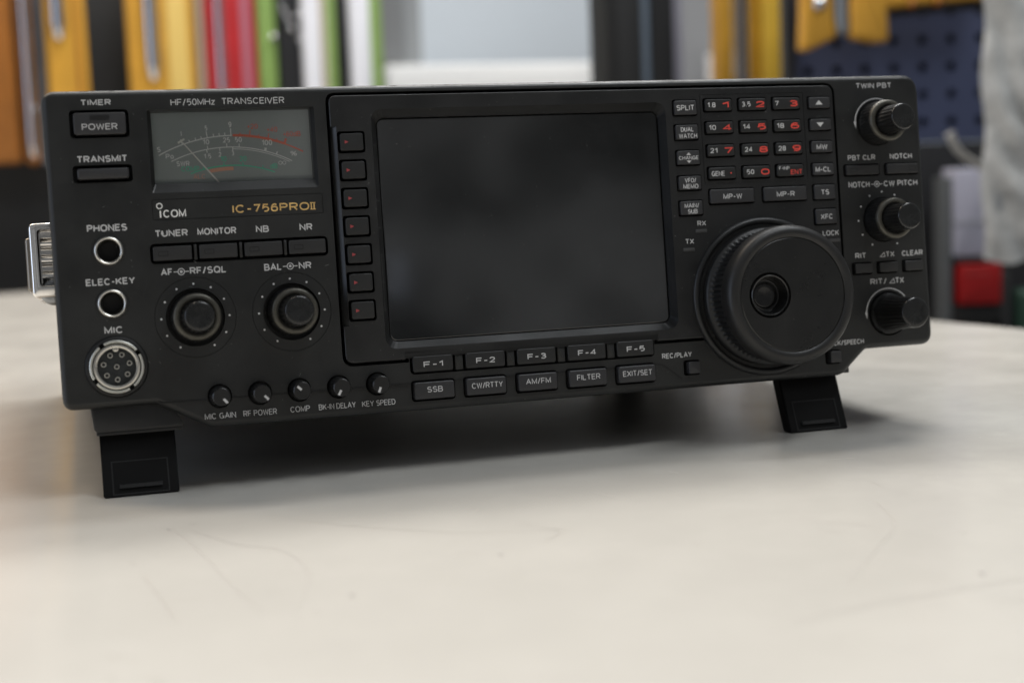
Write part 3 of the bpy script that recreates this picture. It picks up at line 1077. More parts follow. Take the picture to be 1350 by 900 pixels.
flat(bm, [(45.0, 90.7), (47.4, 92.1), (47.0, 92.7), (44.7, 91.4)], 4.7)
build('needle', bm, NEEDLE, radio, 0, recalc=False)
bm = NB()
prism(bm, rrect(36.05, 76.65, 91.85, 101.95, .3), 3.5, 2.8, .1, 1)
build('meter_window', bm, MGLASS, radio, 0)

# ------------------------------------------------------------------ sockets
for cz in (54.1, 35.9):
    bm = NB()
    lathe(bm, [(5.7, 2.9), (5.7, 1.4), (5.2, 1.2), (4.95, .9), (4.98, .1), (4.9, -.3), (4.7, -.62), (4.4, -.75), (4.1, -.62), (3.88, -.3), (3.78, .2), (3.75, 1.0), (3.8, 8.2), (0.3, 8.3)], 18.7, cz, 48, cap=False)
    o = build('jack_socket', bm, NICKEL, radio, 35)
    bm = NB()
    lathe(bm, [(5.75, 2.95), (5.75, .1), (5.0, -.1), (5.0, 2.9)], 18.7, cz, 40, cap=False)
    build('collar', bm, BLACK, o, 35)
    bm = NB()
    lathe(bm, [(3.79, 8.0), (3.74, .9), (3.5, 1.3), (3.35, 7.9)], 18.7, cz, 40, cap=False)
    build('barrel', bm, mat('barrel_metal', (.05, .047, .038), .4, metal=.6), o, 35)
    bm = NB()
    prism(bm, circle(18.7, cz, 3.3, 32), 8.1, 5.5, 0)
    build('bore', bm, HOLE, o, 35)
bm = NB()
lathe(bm, [(10.75, 3.9), (10.75, .2), (10.1, -.7), (9.5, -.9), (9.2, -.4), (9.2, 3.8)], 18.7, 14.0, 64, cap=False)
mic = build('microphone_socket', bm, BLACK, radio, 35)
bm = NB()
for k in range(4):
    a0, a1 = 18 + 8 + 90 * k + 12, 18 + 90 * (k + 1) - 0 + 8
    n = 14
    P = []
    for r, y in ((9.2, 3), (9.2, -1.1), (8.9, -1.4), (8.4, -1.4), (8.2, -1.1), (8.2, 3)):
        P.append([bm.verts.new((18.7 + r * math.cos(rad(a0 + (a1 - a0) * i / n)), y, 14 + r * math.sin(rad(a0 + (a1 - a0) * i / n)))) for i in range(n + 1)])
    for i in range(n):
        for j in range(len(P)):
            q = (j + 1) % len(P)
            bm.faces.new((P[j][i], P[j][i + 1], P[q][i + 1], P[q][i]))
    bm.faces.new([p[0] for p in P])
    bm.faces.new([p[-1] for p in P][::-1])
build('locking_ring', bm, SILVER, mic, 35)
bm = NB()
lathe(bm, [(8.0, 3.5), (8.0, -.2), (7.8, -.7), (7.2, -.9), (6.6, -.7), (6.45, 0), (6.45, 3.4)], 18.7, 14.0, 64, cap=False)
prism(bm, circle(18.7, 20.3, 1.1, 16), 3, -.6, .15, 2)
build('shell', bm, NICKEL, mic, 35)
bm = NB()
prism(bm, circle(18.7, 14, 6.5, 48), 3.8, 2.0, 0)
ins = build('insulator', bm, INSUL, mic, 35)
pins = [(0, 0)] + [(4.45 * math.cos(rad(90 + 180 + a)), 4.45 * math.sin(rad(90 + 180 + a))) for a in (0, 51, 103, 154, -51, -103, -154)]
for px, pz in pins:
    bm = NB()
    lathe(bm, [(1.0, 2.5), (1.0, .9), (.85, .7), (.55, .7), (.5, .9), (.5, 1.6), (.1, 1.65)], 18.7 + px, 14 + pz, 20)
    for f_ in bm.faces:
        f_.material_index = 0
    flat(bm, circle(18.7 + px, 14 + pz, .56, 14), .66).material_index = 1
    build('pin', bm, NICKEL, mic, 35, slots=[NICKEL, HOLE])


# ------------------------------------------------------------------ knobs
def dual_knob(cx, cz):
    bm = NB()
    lathe(bm, [(8.6, 4.9), (8.6, -.8), (8.55, -1.4), (8.45, -2.0), (8.35, -7.2), (8.2, -7.8), (7.9, -8.2), (5.9, -8.2)], cx, cz, 144, ribs=36, amp=.28, ribbed=(3, 4))
    o = build('rotary_knob', bm, KNOB, radio, 35)
    bm = NB()
    lathe(bm, [(8.15, -7.6), (8.2, -8.2), (8.05, -8.9), (7.7, -9.3), (6.7, -9.5), (6.2, -9.3), (5.9, -8.6), (5.9, -7.8)], cx, cz, 72, cap=False)
    build('trim_ring', bm, RINGM, o, 50)
    bm = NB()
    lathe(bm, [(5.6, -7.9), (5.6, -8.6), (5.4, -9.4), (5.25, -18.6), (5.15, -19.2)], cx, cz, 120, ribs=20, amp=.4, ribbed=(2, 3))
    inner = build('inner_knob', bm, KNOB, o, 35)
    bm = NB()
    lathe(bm, [(5.1, -18.8), (5.1, -19.4), (4.9, -19.8), (4.5, -20.0), (3.2, -19.9), (1.6, -19.85), (.2, -19.83)], cx, cz, 64)
    build('knob_cap', bm, CAPM, inner, 50)
    return o


for k in ((46.5, 29.4), (80.3, 29.3), RK[0], RK[1]):
    dual_knob(*k)
cx, cz = RK[2]
bm = NB()
lathe(bm, [(8.4, 4.9), (8.4, -.3), (8.1, -.9), (7.4, -1.6), (7.0, -3.5), (6.9, -6), (6.3, -11), (6.05, -18.4), (5.95, -19.2)], cx, cz, 144, ribs=24, amp=.35, ribbed=(5, 6, 7))
o = build('rotary_knob', bm, KNOB, radio, 35)
bm = NB()
lathe(bm, [(5.95, -18.9), (5.95, -19.5), (5.7, -20.0), (5.2, -20.2), (3.5, -20.1), (1.6, -20.05), (.2, -20.03)], cx, cz, 64)
build('knob_cap', bm, CAPM, o, 50)

for kx, a in zip(KX, (-50, -47, 136, -118, -112)):
    bm = NB()
    lathe(bm, [(3.6, 3.9), (3.6, -1.2), (3.5, -1.6), (3.4, -2.2), (3.3, -7.2), (3.15, -7.7), (2.8, -8.0), (.3, -8.0)], kx, KZ, 96, ribs=18, amp=.22, ribbed=(3, 4))
    o = build('control_knob', bm, KNOB, radio, 35)
    bm = NB()
    a = rad(a)
    r0, r1 = (.4, 2.3) if a > 0 else (1.0, 3.0)
    bar(bm, kx + r0 * math.cos(a), KZ + r0 * math.sin(a), kx + r1 * math.cos(a), KZ + r1 * math.sin(a), .85, -8.06)
    build('pointer', bm, PRINTW, o, 0, recalc=False)

# main tuning dial
DX, DZ = 266.0, 23.7
bm = NB()
lathe(bm, [(31.0, 1.5), (31.0, -.9), (30.6, -1.6), (29.9, -2.0), (29.0, -2.0), (28.5, -1.5), (28.3, -.6), (28.3, 1.5)], DX, DZ, 128, cap=False)
build('dial_ring', bm, PANEL2, radio, 50)
bm = NB()
lathe(bm, [(28.3, 1.4), (28.3, -.4), (26.9, -.4), (26.9, 1.4)], DX, DZ, 96, cap=False)
for k in range(50):
    a = rad(7.2 * k)
    bar(bm, DX + 27.1 * math.cos(a), DZ + 27.1 * math.sin(a), DX + 28.0 * math.cos(a), DZ + 28.0 * math.sin(a), .16, -.46)
build('dial_gap', bm, HOLE, radio, 0)
bm = NB()
lathe(bm, [(26.8, 1.0), (26.9, -3.4), (26.7, -4.2), (26.2, -4.6), (25.4, -5.0), (25.1, -5.6), (25.1, -14.4), (25.6, -15.2), (26.3, -16.2), (26.6, -18.0),
           (26.55, -20.8), (26.1, -22.6), (25.1, -23.8), (23.8, -24.3), (22.4, -24.2), (21.7, -23.6)],
      DX, DZ, 600, ribs=75, amp=.85, ribbed=(5, 6), cap=False)
dial = build('tuning_dial', bm, DIALR, radio, 40)
# face plate with the finger dimple
FXc, FZc = 256.4, 24.0
bm = NB()
n = 96
oc = [bm.verts.new((DX + 21.75 * math.cos(2 * PI * k / n), -23.5, DZ + 21.75 * math.sin(2 * PI * k / n))) for k in range(n)]
o2 = [bm.verts.new((DX + 21.2 * math.cos(2 * PI * k / n), -23.8, DZ + 21.2 * math.sin(2 * PI * k / n))) for k in range(n)]
ic = [bm.verts.new((FXc + 8.6 * math.cos(2 * PI * k / n), -23.8, FZc + 8.6 * math.sin(2 * PI * k / n))) for k in range(n)]
for a, b in ((oc, o2), (o2, ic)):
    for k in range(n):
        j = (k + 1) % n
        bm.faces.new((a[k], a[j], b[j], b[k]))
build('dial_face', bm, DIALF, dial, 20)
bm = NB()
lathe(bm, [(8.6, -23.8), (8.3, -23.1), (8.0, -22.9), (7.8, -23.8), (7.5, -24.1), (7.1, -23.9), (6.8, -22.6), (6.5, -20.0), (5.9, -18.8), (5.0, -18.6), (4.6, -18.9), (4.2, -19.1), (3.0, -18.8), (.1, -18.6)], FXc, FZc, 72, cap=False)
build('finger_dimple', bm, mat('dimple_gloss', (.007, .007, .007), .22, rvar=.05), dial, 50)
# ------------------------------------------------------------------ legs, feet, handle


def tz(y):
    return (-H0 + math.sin(TH) * y) / math.cos(TH)


def front_leg(x0, x1):
    pr = [(11.5, -4.0), (2.0, tz(2.0)), (8.5, tz(8.5)), (18, -4.0)]
    bm = NB()
    A = [bm.verts.new((x0, y, z)) for y, z in pr]
    B = [bm.verts.new((x1, y, z)) for y, z in pr]
    for i in range(4):
        j = (i + 1) % 4
        bm.faces.new((A[i], A[j], B[j], B[i]))
    bm.faces.new(A[::-1])
    bm.faces.new(B)
    bmesh.ops.bevel(bm, geom=[e for e in bm.edges], offset=.45, segments=2, affect='EDGES')
    o = build('front_leg', bm, LEG, radio, 40)
    (ya, za), (yb, zb) = pr[0], pr[1]
    P = lambda t, d: (ya + (yb - ya) * t - d, za + (zb - za) * t)
    bm = NB()

    def strip(u0, u1, t0, t1, d):
        y0, z0 = P(t0, 0)
        y1, z1 = P(t1, 0)
        box(bm, u0, 0, 0, u1, 1, 1)
        vs = list(bm.verts)[-8:]
        for i, vv in enumerate(vs):
            X, Y, Z = vv.co
            yy, zz = (y0, z0) if Z > .5 else (y1, z1)
            vv.co = (X, yy + (.4 if Y > .5 else -d), zz)
    wdt = x1 - x0
    a, b = x0 + 3.2, x1 - 3.2
    strip(a, b, .55, .565, .18)
    strip(a, a + .45, .565, .955, .18)
    strip(b - .45, b, .565, .955, .18)
    strip(a, b, .955, .97, .18)
    strip(a + 2.4, b - 2.4, .84, .885, 1.1)
    build('grip_ridge', bm, mat('leg_ridge', (.011, .011, .011), .4), o, 30)


front_leg(11.3, 37.1)
front_leg(274.4, 300.0)
for x0, x1, z0, yf in ((8.8, 39.2, -8.6, 3.4), (271.5, 303.5, -9.2, 4.6)):
    bm = NB()
    pl = fillet([(x0 + .9, z0 + 1.2), (x0 + 2.0, z0), (x1 + .6, z0), (x1 + .9, z0 + 1.4), (x1 - 4, 1.5), (x0, 1.5)] if x0 < 100 else [(x0, z0), (x1, z0), (x1, 1.5), (x0, 1.5)], .5, 2)
    prism(bm, pl, 62, yf, .5, 2)
    o = build('leg_bracket', bm, mat('bracket_plastic', (.013, .0132, .0135), .45, rvar=.05), radio, 35)
    if x0 < 100:
        bm = NB()
        prism(bm, rrect(x0 + 1.6, z0 - 1.1, x1 + .4, z0 + .15, .3), 55, yf + .9, .2, 2)
        build('bracket_lip', bm, MATS['bracket_plastic'], o, 35)
for x in (30, 310):
    bm = NB()
    n = 24
    r_ = 9
    top = [bm.verts.new((x + r_ * math.cos(2 * PI * k / n), 265 + r_ * math.sin(2 * PI * k / n), 1.0)) for k in range(n)]
    bot = [bm.verts.new((x + r_ * .85 * math.cos(2 * PI * k / n), 265 + r_ * .85 * math.sin(2 * PI * k / n), tz(265 + r_ * .85 * math.sin(2 * PI * k / n)))) for k in range(n)]
    for k in range(n):
        bm.faces.new((top[k], top[(k + 1) % n], bot[(k + 1) % n], bot[k]))
    bm.faces.new(bot)
    build('rear_foot', bm, BLACK, radio, 40)

# carrying handle bracket on the left side: an open chrome end cap, the strap and its pivot below
bm = NB()
oo = rrect(-8.6, 40.6, 1.7, 68.2, 2.0, 4)
i1 = rrect(-5.4, 45.0, 1.7, 65.4, 1.0, 4)
loft(bm, [(oo, 76), (oo, 45), (offset(oo, .3), 44.3), (offset(oo, .8), 44.0), (offset(i1, -.4), 44.0), (i1, 44.5), (i1, 56)])
hd = build('carrying_handle', bm, CHROME, radio, 40)
bm = NB()
for z in (48.6, 54.8, 61.0):
    n = 14
    A = []
    for k in range(n + 1):
        a = PI * k / n
        A.append((z + 2.4 * math.cos(a), 56 - 4.6 * math.sin(a)))
    p0 = [bm.verts.new((-4.9, y, zz)) for zz, y in A]
    p1 = [bm.verts.new((1.6, y, zz)) for zz, y in A]
    for k in range(n):
        bm.faces.new((p0[k], p0[k + 1], p1[k + 1], p1[k]))
    bm.faces.new(p0)
    bm.faces.new(p1)
build('clip_roll', bm, CHROME, hd, 50)
bm = NB()
prism(bm, rrect(-10.2, 43.0, -7.6, 63.0, 1.2), 220, 46.0, 1.2, 3)
build('strap', bm, mat('strap_metal', (.30, .27, .23), .3, metal=.8, rvar=.08), hd, 40)
bm = NB()
lathe(bm, [(4.5, 75), (5.0, 47.2), (4.6, 46.4), (3.4, 46.0), (.2, 45.9)], -1.2, 42.6, 32)
build('pivot', bm, mat('pivot_steel', (.30, .31, .32), .18, metal=1.0), hd, 50)

# ================================================================== BACKGROUND (shop display, out of focus)
YEL = mat('yellow_plastic', lin(204, 152, 52), .42, cvar=.12, cscale=25)
YEL2 = mat('amber_plastic', lin(150, 92, 28), .45, cvar=.2, cscale=25)
STEEL = mat('tool_steel', (.66, .67, .70), .16, metal=1.0)
REDP = mat('red_plastic', lin(178, 42, 46), .35, cvar=.15, cscale=20)
PINK = mat('pink_film', lin(170, 105, 120), .3)
GREEN = mat('green_card', lin(128, 158, 84), .5, cvar=.08)
WHITEP = mat('white_card', lin(226, 228, 236), .5)
BEIGE = mat('beige_card', lin(180, 168, 150), .5)
DARKP = mat('dark_card', (.018, .018, .02), .35, cvar=.2)
RACKM = mat('rack_black', (.0075, .0075, .0075), .7, cvar=.2, cscale=8)
COLM = mat('column_grey', (.010, .0103, .0108), .5)
COLL = mat('column_strip', lin(110, 122, 136), .4)
GREYM = mat('cabinet_grey', lin(128, 131, 133), .5, cvar=.06, cscale=4)
Z0 = Vector((0, 0, 0))


def up_thing(name, label, cat, x, y, z, rz=0.0, group=None):
    o = thing(name, label, cat, (x * .001, y * .001, z * .001), rz, group=group)
    return o


def part(name, parent, mtl, polyfn, sharp=35):
    bm = NB()
    polyfn(bm)
    return build(name, bm, mtl, parent, sharp, local=Z0)


def slab(x0, x1, z0, z1, y0, y1, r=3, bev=2):
    def f(bm):
        prism(bm, rrect(x0, z0, x1, z1, r), y1, y0, bev, 3)
    return f


# black display rack the packs hang on
o = up_thing('display_rack', 'black display rack behind the table, hung with yellow, red and green packs', 'display rack', 60, 1360, FLOOR_Z)
part('back_board', o, RACKM, slab(-700, 330, 20, 1500, 0, 30, 2, 2))
part('rack_base', o, RACKM, slab(-700, 330, 0, 700, -62, -1, 4, 3))
part('rack_foot', o, RACKM, slab(-690, 320, -0, 19, 31, 90, 2, 1))


def pack(x0, x1, z0, z1, y, body, label, group='packs hanging on the display rack', tool=None, bands=(), name='tool_pack', cat='tool pack', th=16, balls=(), r=6, cardm=None):
    xc = (x0 + x1) / 2
    o = up_thing(name, label, cat, xc, y, z0, group=group)
    part('sleeve', o, body, slab(x0 - xc, x1 - xc, 0, z1 - z0, -th, 0, r, min(5, (x1 - x0) * .3)))
    for bx0, bx1, bm_ in bands:
        part('band', o, bm_, slab(bx0 - xc, bx1 - xc, 2, z1 - z0 - 2, -th - 1.5, -th + 4, 1.0, .8))
    if tool:
        tx, tr, tz0 = tool

        def f(bm):
            prof = [(tr * .55, tz0 - z0), (tr * .8, tz0 - z0 + 6), (tr, tz0 - z0 + 18), (tr, z1 - z0 - 10)]
            rings = []
            n = 20
            for rr, zz in prof:
                rings.append([bm.verts.new((tx - xc + rr * math.cos(2 * PI * k / n), -th - tr * .4 + rr * math.sin(2 * PI * k / n), zz)) for k in range(n)])
            for a, b in zip(rings, rings[1:]):
                for k in range(n):
                    bm.faces.new((a[k], a[(k + 1) % n], b[(k + 1) % n], b[k]))
            bm.faces.new(rings[0][::-1])
            bm.faces.new(rings[-1])
        part('tool_shaft', o, STEEL, f, 50)
    for bx, bz, br in balls:
        def g(bm):
            bmesh.ops.create_uvsphere(bm, u_segments=16, v_segments=10, radius=br)
            for v_ in bm.verts:
                v_.co += Vector((bx - xc, -th - br * .3, bz - z0))
        part('glint_ball', o, STEEL, g, 180)  # added steel balls, put in to make small out-of-focus glints
    return o


TOP = 430
pack(-112, -50, 143, TOP, 1320, YEL2, 'dark amber pack at the very left edge of the black rack')
pack(-45, -30, 141, TOP, 1318, YEL2, 'narrow amber pack with added glint balls, beside the grey steel bar', tool=(-37, 5, 150), balls=((-36, 275, 4), (-35, 240, 3.5), (-33, 205, 3.5)))
o = up_thing('steel_bar', 'plain grey steel bar hanging between the amber and yellow packs', 'steel bar', -22, 1319, 140)
part('bar_body', o, mat('dull_steel', (.16, .17, .19), .35, metal=.8), slab(-5.5, 5.5, 0, 290, -12, 0, 3, 3))
pack(-15, 32, 143, TOP, 1322, YEL, 'wide yellow pack with a short bright steel shaft, left of the black gap', tool=(1, 9, 287), bands=((20, 24, YEL2),))
pack(79, 160, 143, TOP, 1322, YEL, 'widest yellow pack with a long bright steel shaft, right of the black gap', tool=(107, 9, 238), bands=((126, 150, mat('pale_yellow', lin(222, 190, 108), .4)),), balls=((109, 252, 6),))
pack(161, 168, 143, TOP, 1316, BEIGE, 'thin beige pack squeezed between yellow and red')
pack(169, 233, 143, TOP, 1322, REDP, 'red pack with pinkish film bands', bands=((182, 194, PINK), (214, 225, PINK)), tool=(188, 5, 215))
pack(234, 256, 143, TOP, 1318, GREEN, 'plain green pack beside the red one', balls=((252, 287, 4),))
pack(257, 288, 143, TOP, 1326, DARKP, 'dark pack with added glint balls, between green and white', balls=((266, 322, 3), (271, 311, 3), (285, 313, 3), (276, 298, 3.2), (286, 284, 3)))
pack(289, 330, 143, TOP, 1320, WHITEP, 'broader white pack with beige and green edge', bands=((311, 318, BEIGE), (319, 330, GREEN)))
pack(349, 388, 143, TOP, 1320, WHITEP, 'narrower white pack with green edge at the end of the rack', bands=((374, 388, GREEN),))

# grey cabinet and white bench behind
o = up_thing('storage_cabinet', 'grey storage cabinet far behind, right of the packs', 'cabinet', 470, 1750, FLOOR_Z)
part('cabinet_body', o, GREYM, slab(-60, 75, 0, 1300, 0, 300, 3, 2))
part('cabinet_door', o, mat('cabinet_door_grey', lin(112, 114, 116), .45), slab(-10, 45, 1030, 1290, -14, -1, 3, 2))
o = up_thing('work_bench', 'low white work bench far behind against the pale wall', 'bench', 700, 1640, FLOOR_Z)
part('bench_top', o, mat('bench_white', (.88, .88, .87), .5), slab(-236, 130, 960, 1018, 0, 500, 4, 3))
part('bench_front', o, mat('bench_front_white', (.85, .85, .84), .5), slab(-230, 124, 0, 959, 12, 480, 2, 2))

# dark upright frame
o = up_thing('door_frame', 'dark grey metal frame post with a pale blue strip, behind the middle of the radio', 'frame post', 614, 1020, FLOOR_Z)
part('post', o, COLM, slab(-40, 3, 0, 1500, -20, 30, 2, 2))
part('edge_strip', o, COLL, slab(3.5, 14, 0, 1500, -14, 20, 1, 1))
part('inner_post', o, mat('post_dark', (.014, .0145, .0155), .4), slab(14.5, 41.5, 0, 1500, -20, 30, 2, 2))
part('jamb', o, mat('jamb_grey', lin(140, 138, 150), .5), slab(42, 57, 0, 1500, -6, 30, 1, 1))

o = up_thing('grey_panel', 'mid grey partition panel between the post and the yellow tool', 'panel', 770, 1500, FLOOR_Z)
part('panel_sheet', o, mat('panel_grey', lin(122, 123, 125), .6), slab(80, 290, 0, 1500, 0, 20, 2, 1))
o = up_thing('carton', 'white carton low in front of the grey partition', 'carton', 945, 1440, FLOOR_Z)
part('carton_body', o, mat('carton_white', lin(222, 221, 222), .6), slab(-40, 70, 700, 1012, -30, 30, 2, 1))
part('carton_stand', o, GREYM, slab(-40, 70, 0, 699, -28, 28, 2, 1))

# yellow tool standing by the pegboard
o = up_thing('bow_saw', 'tall yellow tool with a steel rod, left of the navy pegboard', 'hand tool', 800, 1110, 100)
part('frame_bar', o, YEL, slab(-46, -25, 0, 330, -12, 10, 6, 5))
part('grip', o, mat('deep_yellow', lin(206, 150, 36), .42, cvar=.1), slab(-2, 10, 0, 330, -8, 10, 4, 3))
part('body', o, mat('bright_yellow', lin(222, 178, 62), .42, cvar=.1), slab(10.5, 40, 0, 330, -14, 10, 6, 5))
part('end_piece', o, mat('tan_wood', lin(170, 128, 92), .6), slab(41, 50, 0, 330, -6, 10, 3, 2))


def rod(bm):
    n = 20
    rings = []
    for rr, zz in ((4, 92), (9.5, 100), (9.5, 112), (8.5, 118), (8.5, 330)):
        rings.append([bm.verts.new((-14 + rr * math.cos(2 * PI * k / n), -6 + rr * math.sin(2 * PI * k / n), zz)) for k in range(n)])
    for a, b in zip(rings, rings[1:]):
        for k in range(n):
            bm.faces.new((a[k], a[(k + 1) % n], b[(k + 1) % n], b[k]))
    bm.faces.new(rings[0][::-1])
    bm.faces.new(rings[-1])


part('steel_rod', o, STEEL, rod, 50)

# navy pegboard, turned to face the camera; local frame: x along the board, z as world height
RZ = math.atan2(-.285, .958)
PEG = bpy.data.materials.new('navy_pegboard')
PEG.use_nodes = True
n_ = PEG.node_tree.nodes
l_ = PEG.node_tree.links
pb = n_['Principled BSDF']
pb.inputs['Base Color'].default_value = (*lin(64, 71, 98), 1)
pb.inputs['Roughness'].default_value = .5


def pg(u):
    """local x of photo column u on the board"""
    return (u - 1216) * .777


def pz(v):
    return 228 - (v - 53) * .777


peg = up_thing('pegboard', 'navy blue pegboard with rows of round holes, at the right behind the radio', 'pegboard', 842, 800, FLOOR_Z, RZ)
BZ = FLOOR_Z
bm = NB()
x0, x1 = pg(1047), pg(1047) + 700
zz0, zz1 = pz(186) - BZ, 480 - BZ
prism(bm, [(x0, zz0), (x1, zz0), (x1, zz1), (x0, zz1)], 6, 0, .6, 2)
hc = NB()
for i in range(-5, 7):
    for j in range(-12, 5):
        xx, zz = i * 29.2, (pz(53) - BZ) + j * 27.6
        if x0 + 6 < xx < x1 - 6 and zz < zz1 - 8:
            loft(hc, [(circle(xx, zz, 5.0, 14), 9), (circle(xx, zz, 5.0, 14), -3)])
bmesh.ops.recalc_face_normals(bm, faces=bm.faces)
bmesh.ops.recalc_face_normals(hc, faces=hc.faces)


def carve_local(name, bm, cut, material, parent):
    a = bpy.data.meshes.new(name)
    bm.to_mesh(a)
    bm.free()
    b = bpy.data.meshes.new('cutter')
    cut.to_mesh(b)
    cut.free()
    oa = bpy.data.objects.new('solid', a)
    ob = bpy.data.objects.new('cutter', b)
    C.objects.link(oa)
    C.objects.link(ob)
    md = oa.modifiers.new('cut', 'BOOLEAN')
    md.operation = 'DIFFERENCE'
    md.solver = 'EXACT'
    md.object = ob
    bpy.context.view_layer.update()
    me = bpy.data.meshes.new_from_object(oa.evaluated_get(bpy.context.evaluated_depsgraph_get()))
    bpy.data.objects.remove(oa)
    bpy.data.objects.remove(ob)
    me.materials.clear()
    return link(name, me, material, parent, 0, Z0)


carve_local('board_sheet', bm, hc, PEG, peg)
part('backing', peg, mat('peg_backing', (.006, .006, .008), .8), slab(x0 + 2, x1 - 2, zz0, zz1, 14, 20, 1, .5))
part('side_rail', peg, mat('rail_black', (.012, .012, .014), .5), slab(x0 - 9, x0 - .5, 0, zz1, -6, 22, 1, .8))
part('stand', peg, mat('rail_black', (.012, .012, .014), .5), slab(x0, x1, 0, zz0 - 1, -2, 22, 1, .8))
PR = Matrix.Rotation(RZ, 3, 'Z')


def peg_thing(name, label, cat, u, v, d, group=None):
    """thing hung d mm in front of the board where photo pixel u,v falls; returns its empty and scale in mm per pixel"""
    s = .777 * (1 - d / 1486)
    # step towards the camera from the board point
    b = Vector((842, 800, 0)) + PR @ Vector((pg(u), 0, 0))
    b.z = pz(v)
    cmm = CAM * 1000
    q = cmm + (b - cmm) * (1 - d / 1486)
    return up_thing(name, label, cat, q.x, q.y, q.z, RZ, group), s


# yellow handled pliers
o, s = peg_thing('pliers', 'yellow handled pliers hanging head up on the navy pegboard', 'pliers', 1112, 56, 40)
X = lambda u: (u - 1112) * s
Zv = lambda v: (56 - v) * s


def lobe(pts, th):
    def f(bm):
        pl = fillet([(X(a), Zv(b)) for a, b in pts], 5, 4)
        prism(bm, pl, th / 2, -th / 2, 5, 4)
    return f


part('handle', o, YEL, lobe([(1054, 62), (1066, 62), (1102, 46), (1098, 20), (1096, -60), (1058, -60), (1056, 20)], 18))
part('handle', o, YEL, lobe([(1121, 48), (1150, 54), (1170, 55), (1168, 20), (1166, 6), (1160, -60), (1124, -60), (1120, 20)], 18))
part('jaw', o, mat('grey_steel', (.36, .40, .44), .35, metal=.7), lobe([(1104, 44), (1120, 42), (1118, 10), (1118, -60), (1102, -60), (1100, 20)], 12))
part('rivet', o, STEEL, lobe([(1070, 12), (1088, 12), (1088, -6), (1070, -6)], 30))
o, s = peg_thing('hand_tool', 'yellow tool lying level along the top of the navy pegboard', 'hand tool', 1228, 4, 36)
X = lambda u: (u - 1228) * s
Zv = lambda v: (4 - v) * s
part('handle', o, YEL, lobe([(1160, 14), (1176, 12), (1230, 7), (1296, 5), (1296, -26), (1160, -26)], 22))
part('collar', o, YEL2, lobe([(1194, 14), (1204, 14), (1204, 2), (1194, 2)], 30))
part('collar', o, YEL2, lobe([(1228, 12), (1238, 12), (1238, 0), (1228, 0)], 30))
part('under_shadow', o, BLACK, lobe([(1176, 22), (1296, 16), (1296, 6), (1176, 12)], 12))  # black strip standing in for the shadow beneath the handle

# crinkled grey plastic bag
o, s = peg_thing('plastic_bag', 'crinkled translucent grey plastic bag hanging at the right edge', 'bag', 1345, 345, 240)
bm = NB()
nu, nv = 26, 70
rnd = random.Random(3)
ph = [(rnd.uniform(0, 6), rnd.uniform(.02, .09), rnd.uniform(.01, .06)) for _ in range(9)]
for side in (1, -1):
    g = []
    for j in range(nv + 1):
        row = []
        for i in range(nu + 1):
            u = i / nu
            x = -33 + 120 * u
            z = 285 * j / nv
            edge = math.sin(PI * min(1, max(0, u))) ** .5
            d = sum(math.sin(x * a * 3 + z * b * 3 + p) for p, a, b in ph) * 1.5
            fat = 13 * edge * (1 - .5 * (j / nv))
            row.append(bm.verts.new((x + (2.0 * math.sin(z * .07) if i in (0, nu) else 0), -side * fat + d * edge, z + (3 * math.sin(x * .12) if j == 0 else 0))))
        g.append(row)
    for j in range(nv):
        for i in range(nu):
            q = (g[j][i], g[j][i + 1], g[j + 1][i + 1], g[j + 1][i])
            bm.faces.new(q if side > 0 else q[::-1])
BAG = mat('bag_film', lin(190, 191, 189), .32, cvar=.3, cscale=55, bump=.9, bscale=140)
build('bag_film', bm, BAG, o, 180, recalc=False, local=Z0)
part('bag_contents', o, mat('bag_dark', lin(140, 144, 148), .5, cvar=.2), slab(-25, 80, 3, 92, -5, 9, 8, 3))

# steel hook
o, s = peg_thing('peg_hook', 'bent steel hook sticking out below the pegboard holes, right of the radio', 'hook', 1290, 222, 150)
bm = NB()
pts = [((1238 - 1290) * s, -30, (222 - 176) * s), ((1241 - 1290) * s, -30, (222 - 184) * s), ((1247 - 1290) * s, -28, (222 - 196) * s), ((1262 - 1290) * s, -22, (222 - 208) * s), (0, -8, 0), ((1318 - 1290) * s, 10, (222 - 236) * s), ((1340 - 1290) * s, 40, (222 - 250) * s)]
prev = None
n = 12
for i, p in enumerate(pts):
    p = Vector(p)
    d = (Vector(pts[min(i + 1, len(pts) - 1)]) - Vector(pts[max(i - 1, 0)])).normalized()
    a = d.cross(Vector((0, 1, 0))).normalized()
    b = d.cross(a)
    rr = 4.6 if i == 0 else 3.6
    ring = [bm.verts.new(p + (a * math.cos(2 * PI * k / n) + b * math.sin(2 * PI * k / n)) * rr) for k in range(n)]
    if prev:
        for k in range(n):
            bm.faces.new((prev[k], prev[(k + 1) % n], ring[(k + 1) % n], ring[k]))
    else:
        bm.faces.new(ring)
    prev = ring
bm.faces.new(prev)
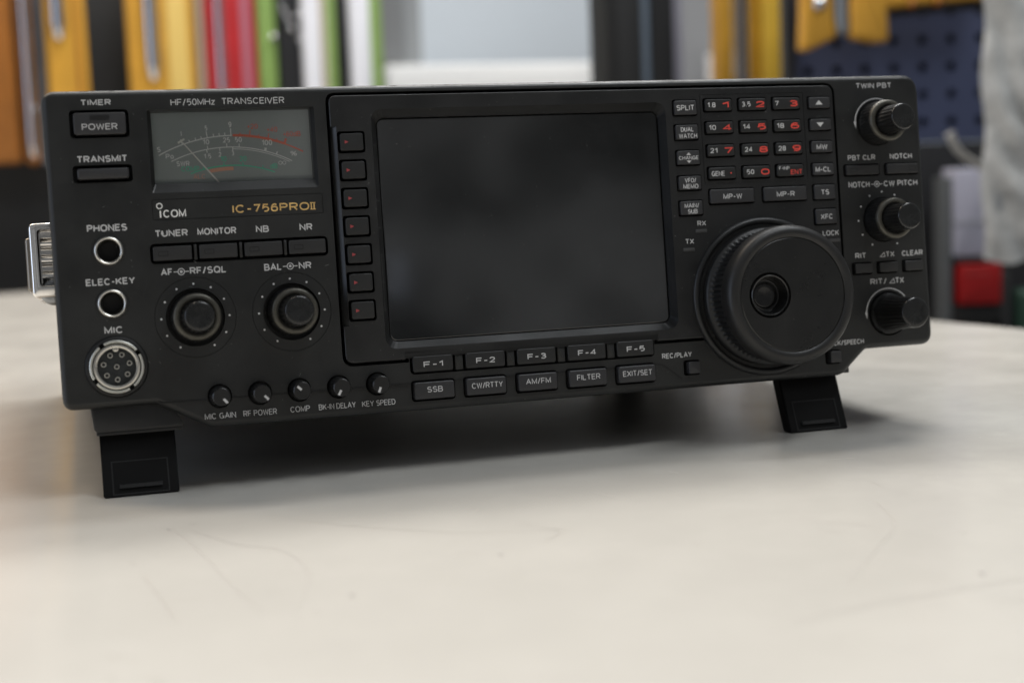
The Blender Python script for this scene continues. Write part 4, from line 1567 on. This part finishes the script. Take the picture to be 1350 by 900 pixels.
build('hook_rod', bm, mat('hook_steel', (.72, .70, .66), .45, metal=.4), o, 60, local=Z0)

# shelf unit with white box and red box
o, s = peg_thing('shelf_unit', 'slim grey metal stand holding the white and red boxes, right of the radio', 'shelf', 1280, 470, 60)
X = lambda u: (u - 1280) * s
Zv = lambda v: (470 - v) * s
part('upright', o, mat('upright_grey', lin(112, 116, 118), .4, metal=.3), slab(X(1241), X(1252), Zv(470) - 300, Zv(232), -4, 30, 1, .8))
part('upright', o, mat('upright_dark', (.05, .05, .05), .5), slab(X(1318), X(1328), Zv(470) - 300, Zv(360), -4, 30, 1, .8))
part('shelf_plate', o, mat('shelf_black', (.02, .02, .02), .5), slab(X(1253), X(1317), Zv(346), Zv(338), -8, 40, 1, .8))
part('shelf_plate', o, mat('shelf_black', (.02, .02, .02), .5), slab(X(1253), X(1317), Zv(425), Zv(404), -8, 40, 1, .8))
o, s = peg_thing('white_box', 'white box standing on the stand above the red box', 'box', 1275, 337, 60)
X = lambda u: (u - 1275) * s
Zv = lambda v: (337 - v) * s
part('box_body', o, mat('box_white', lin(188, 188, 204), .5), slab(X(1253), X(1303), 0, Zv(222), -8, 30, 2, 1))
part('tape', o, mat('tape_grey', lin(165, 166, 176), .5), slab(X(1253) - .3, X(1303) + .3, Zv(296), Zv(290), -8.6, 29, .5, .3))
o, s = peg_thing('red_box', 'small bright red box on the lower shelf of the stand', 'box', 1287, 402, 60)
X = lambda u: (u - 1287) * s
Zv = lambda v: (402 - v) * s
part('box_body', o, mat('box_red', lin(172, 22, 24), .4, cvar=.1), slab(X(1258), X(1314), 1, Zv(348), -12, 28, 2, 1))
part('stripe', o, mat('stripe_red', lin(175, 60, 58), .4), slab(X(1264), X(1300), Zv(362), Zv(359), -12.6, 0, .3, .2))
o, s = peg_thing('green_bottle', 'dark green object beneath the grey bag at the right edge', 'bottle', 1345, 425, 70)
part('bottle_body', o, mat('bottle_green', lin(40, 66, 54), .3), slab(-4, 14, -60, 30, -10, 12, 6, 4))

for ob in bpy.data.objects:
    if '_c' in ob.keys():
        del ob['_c']
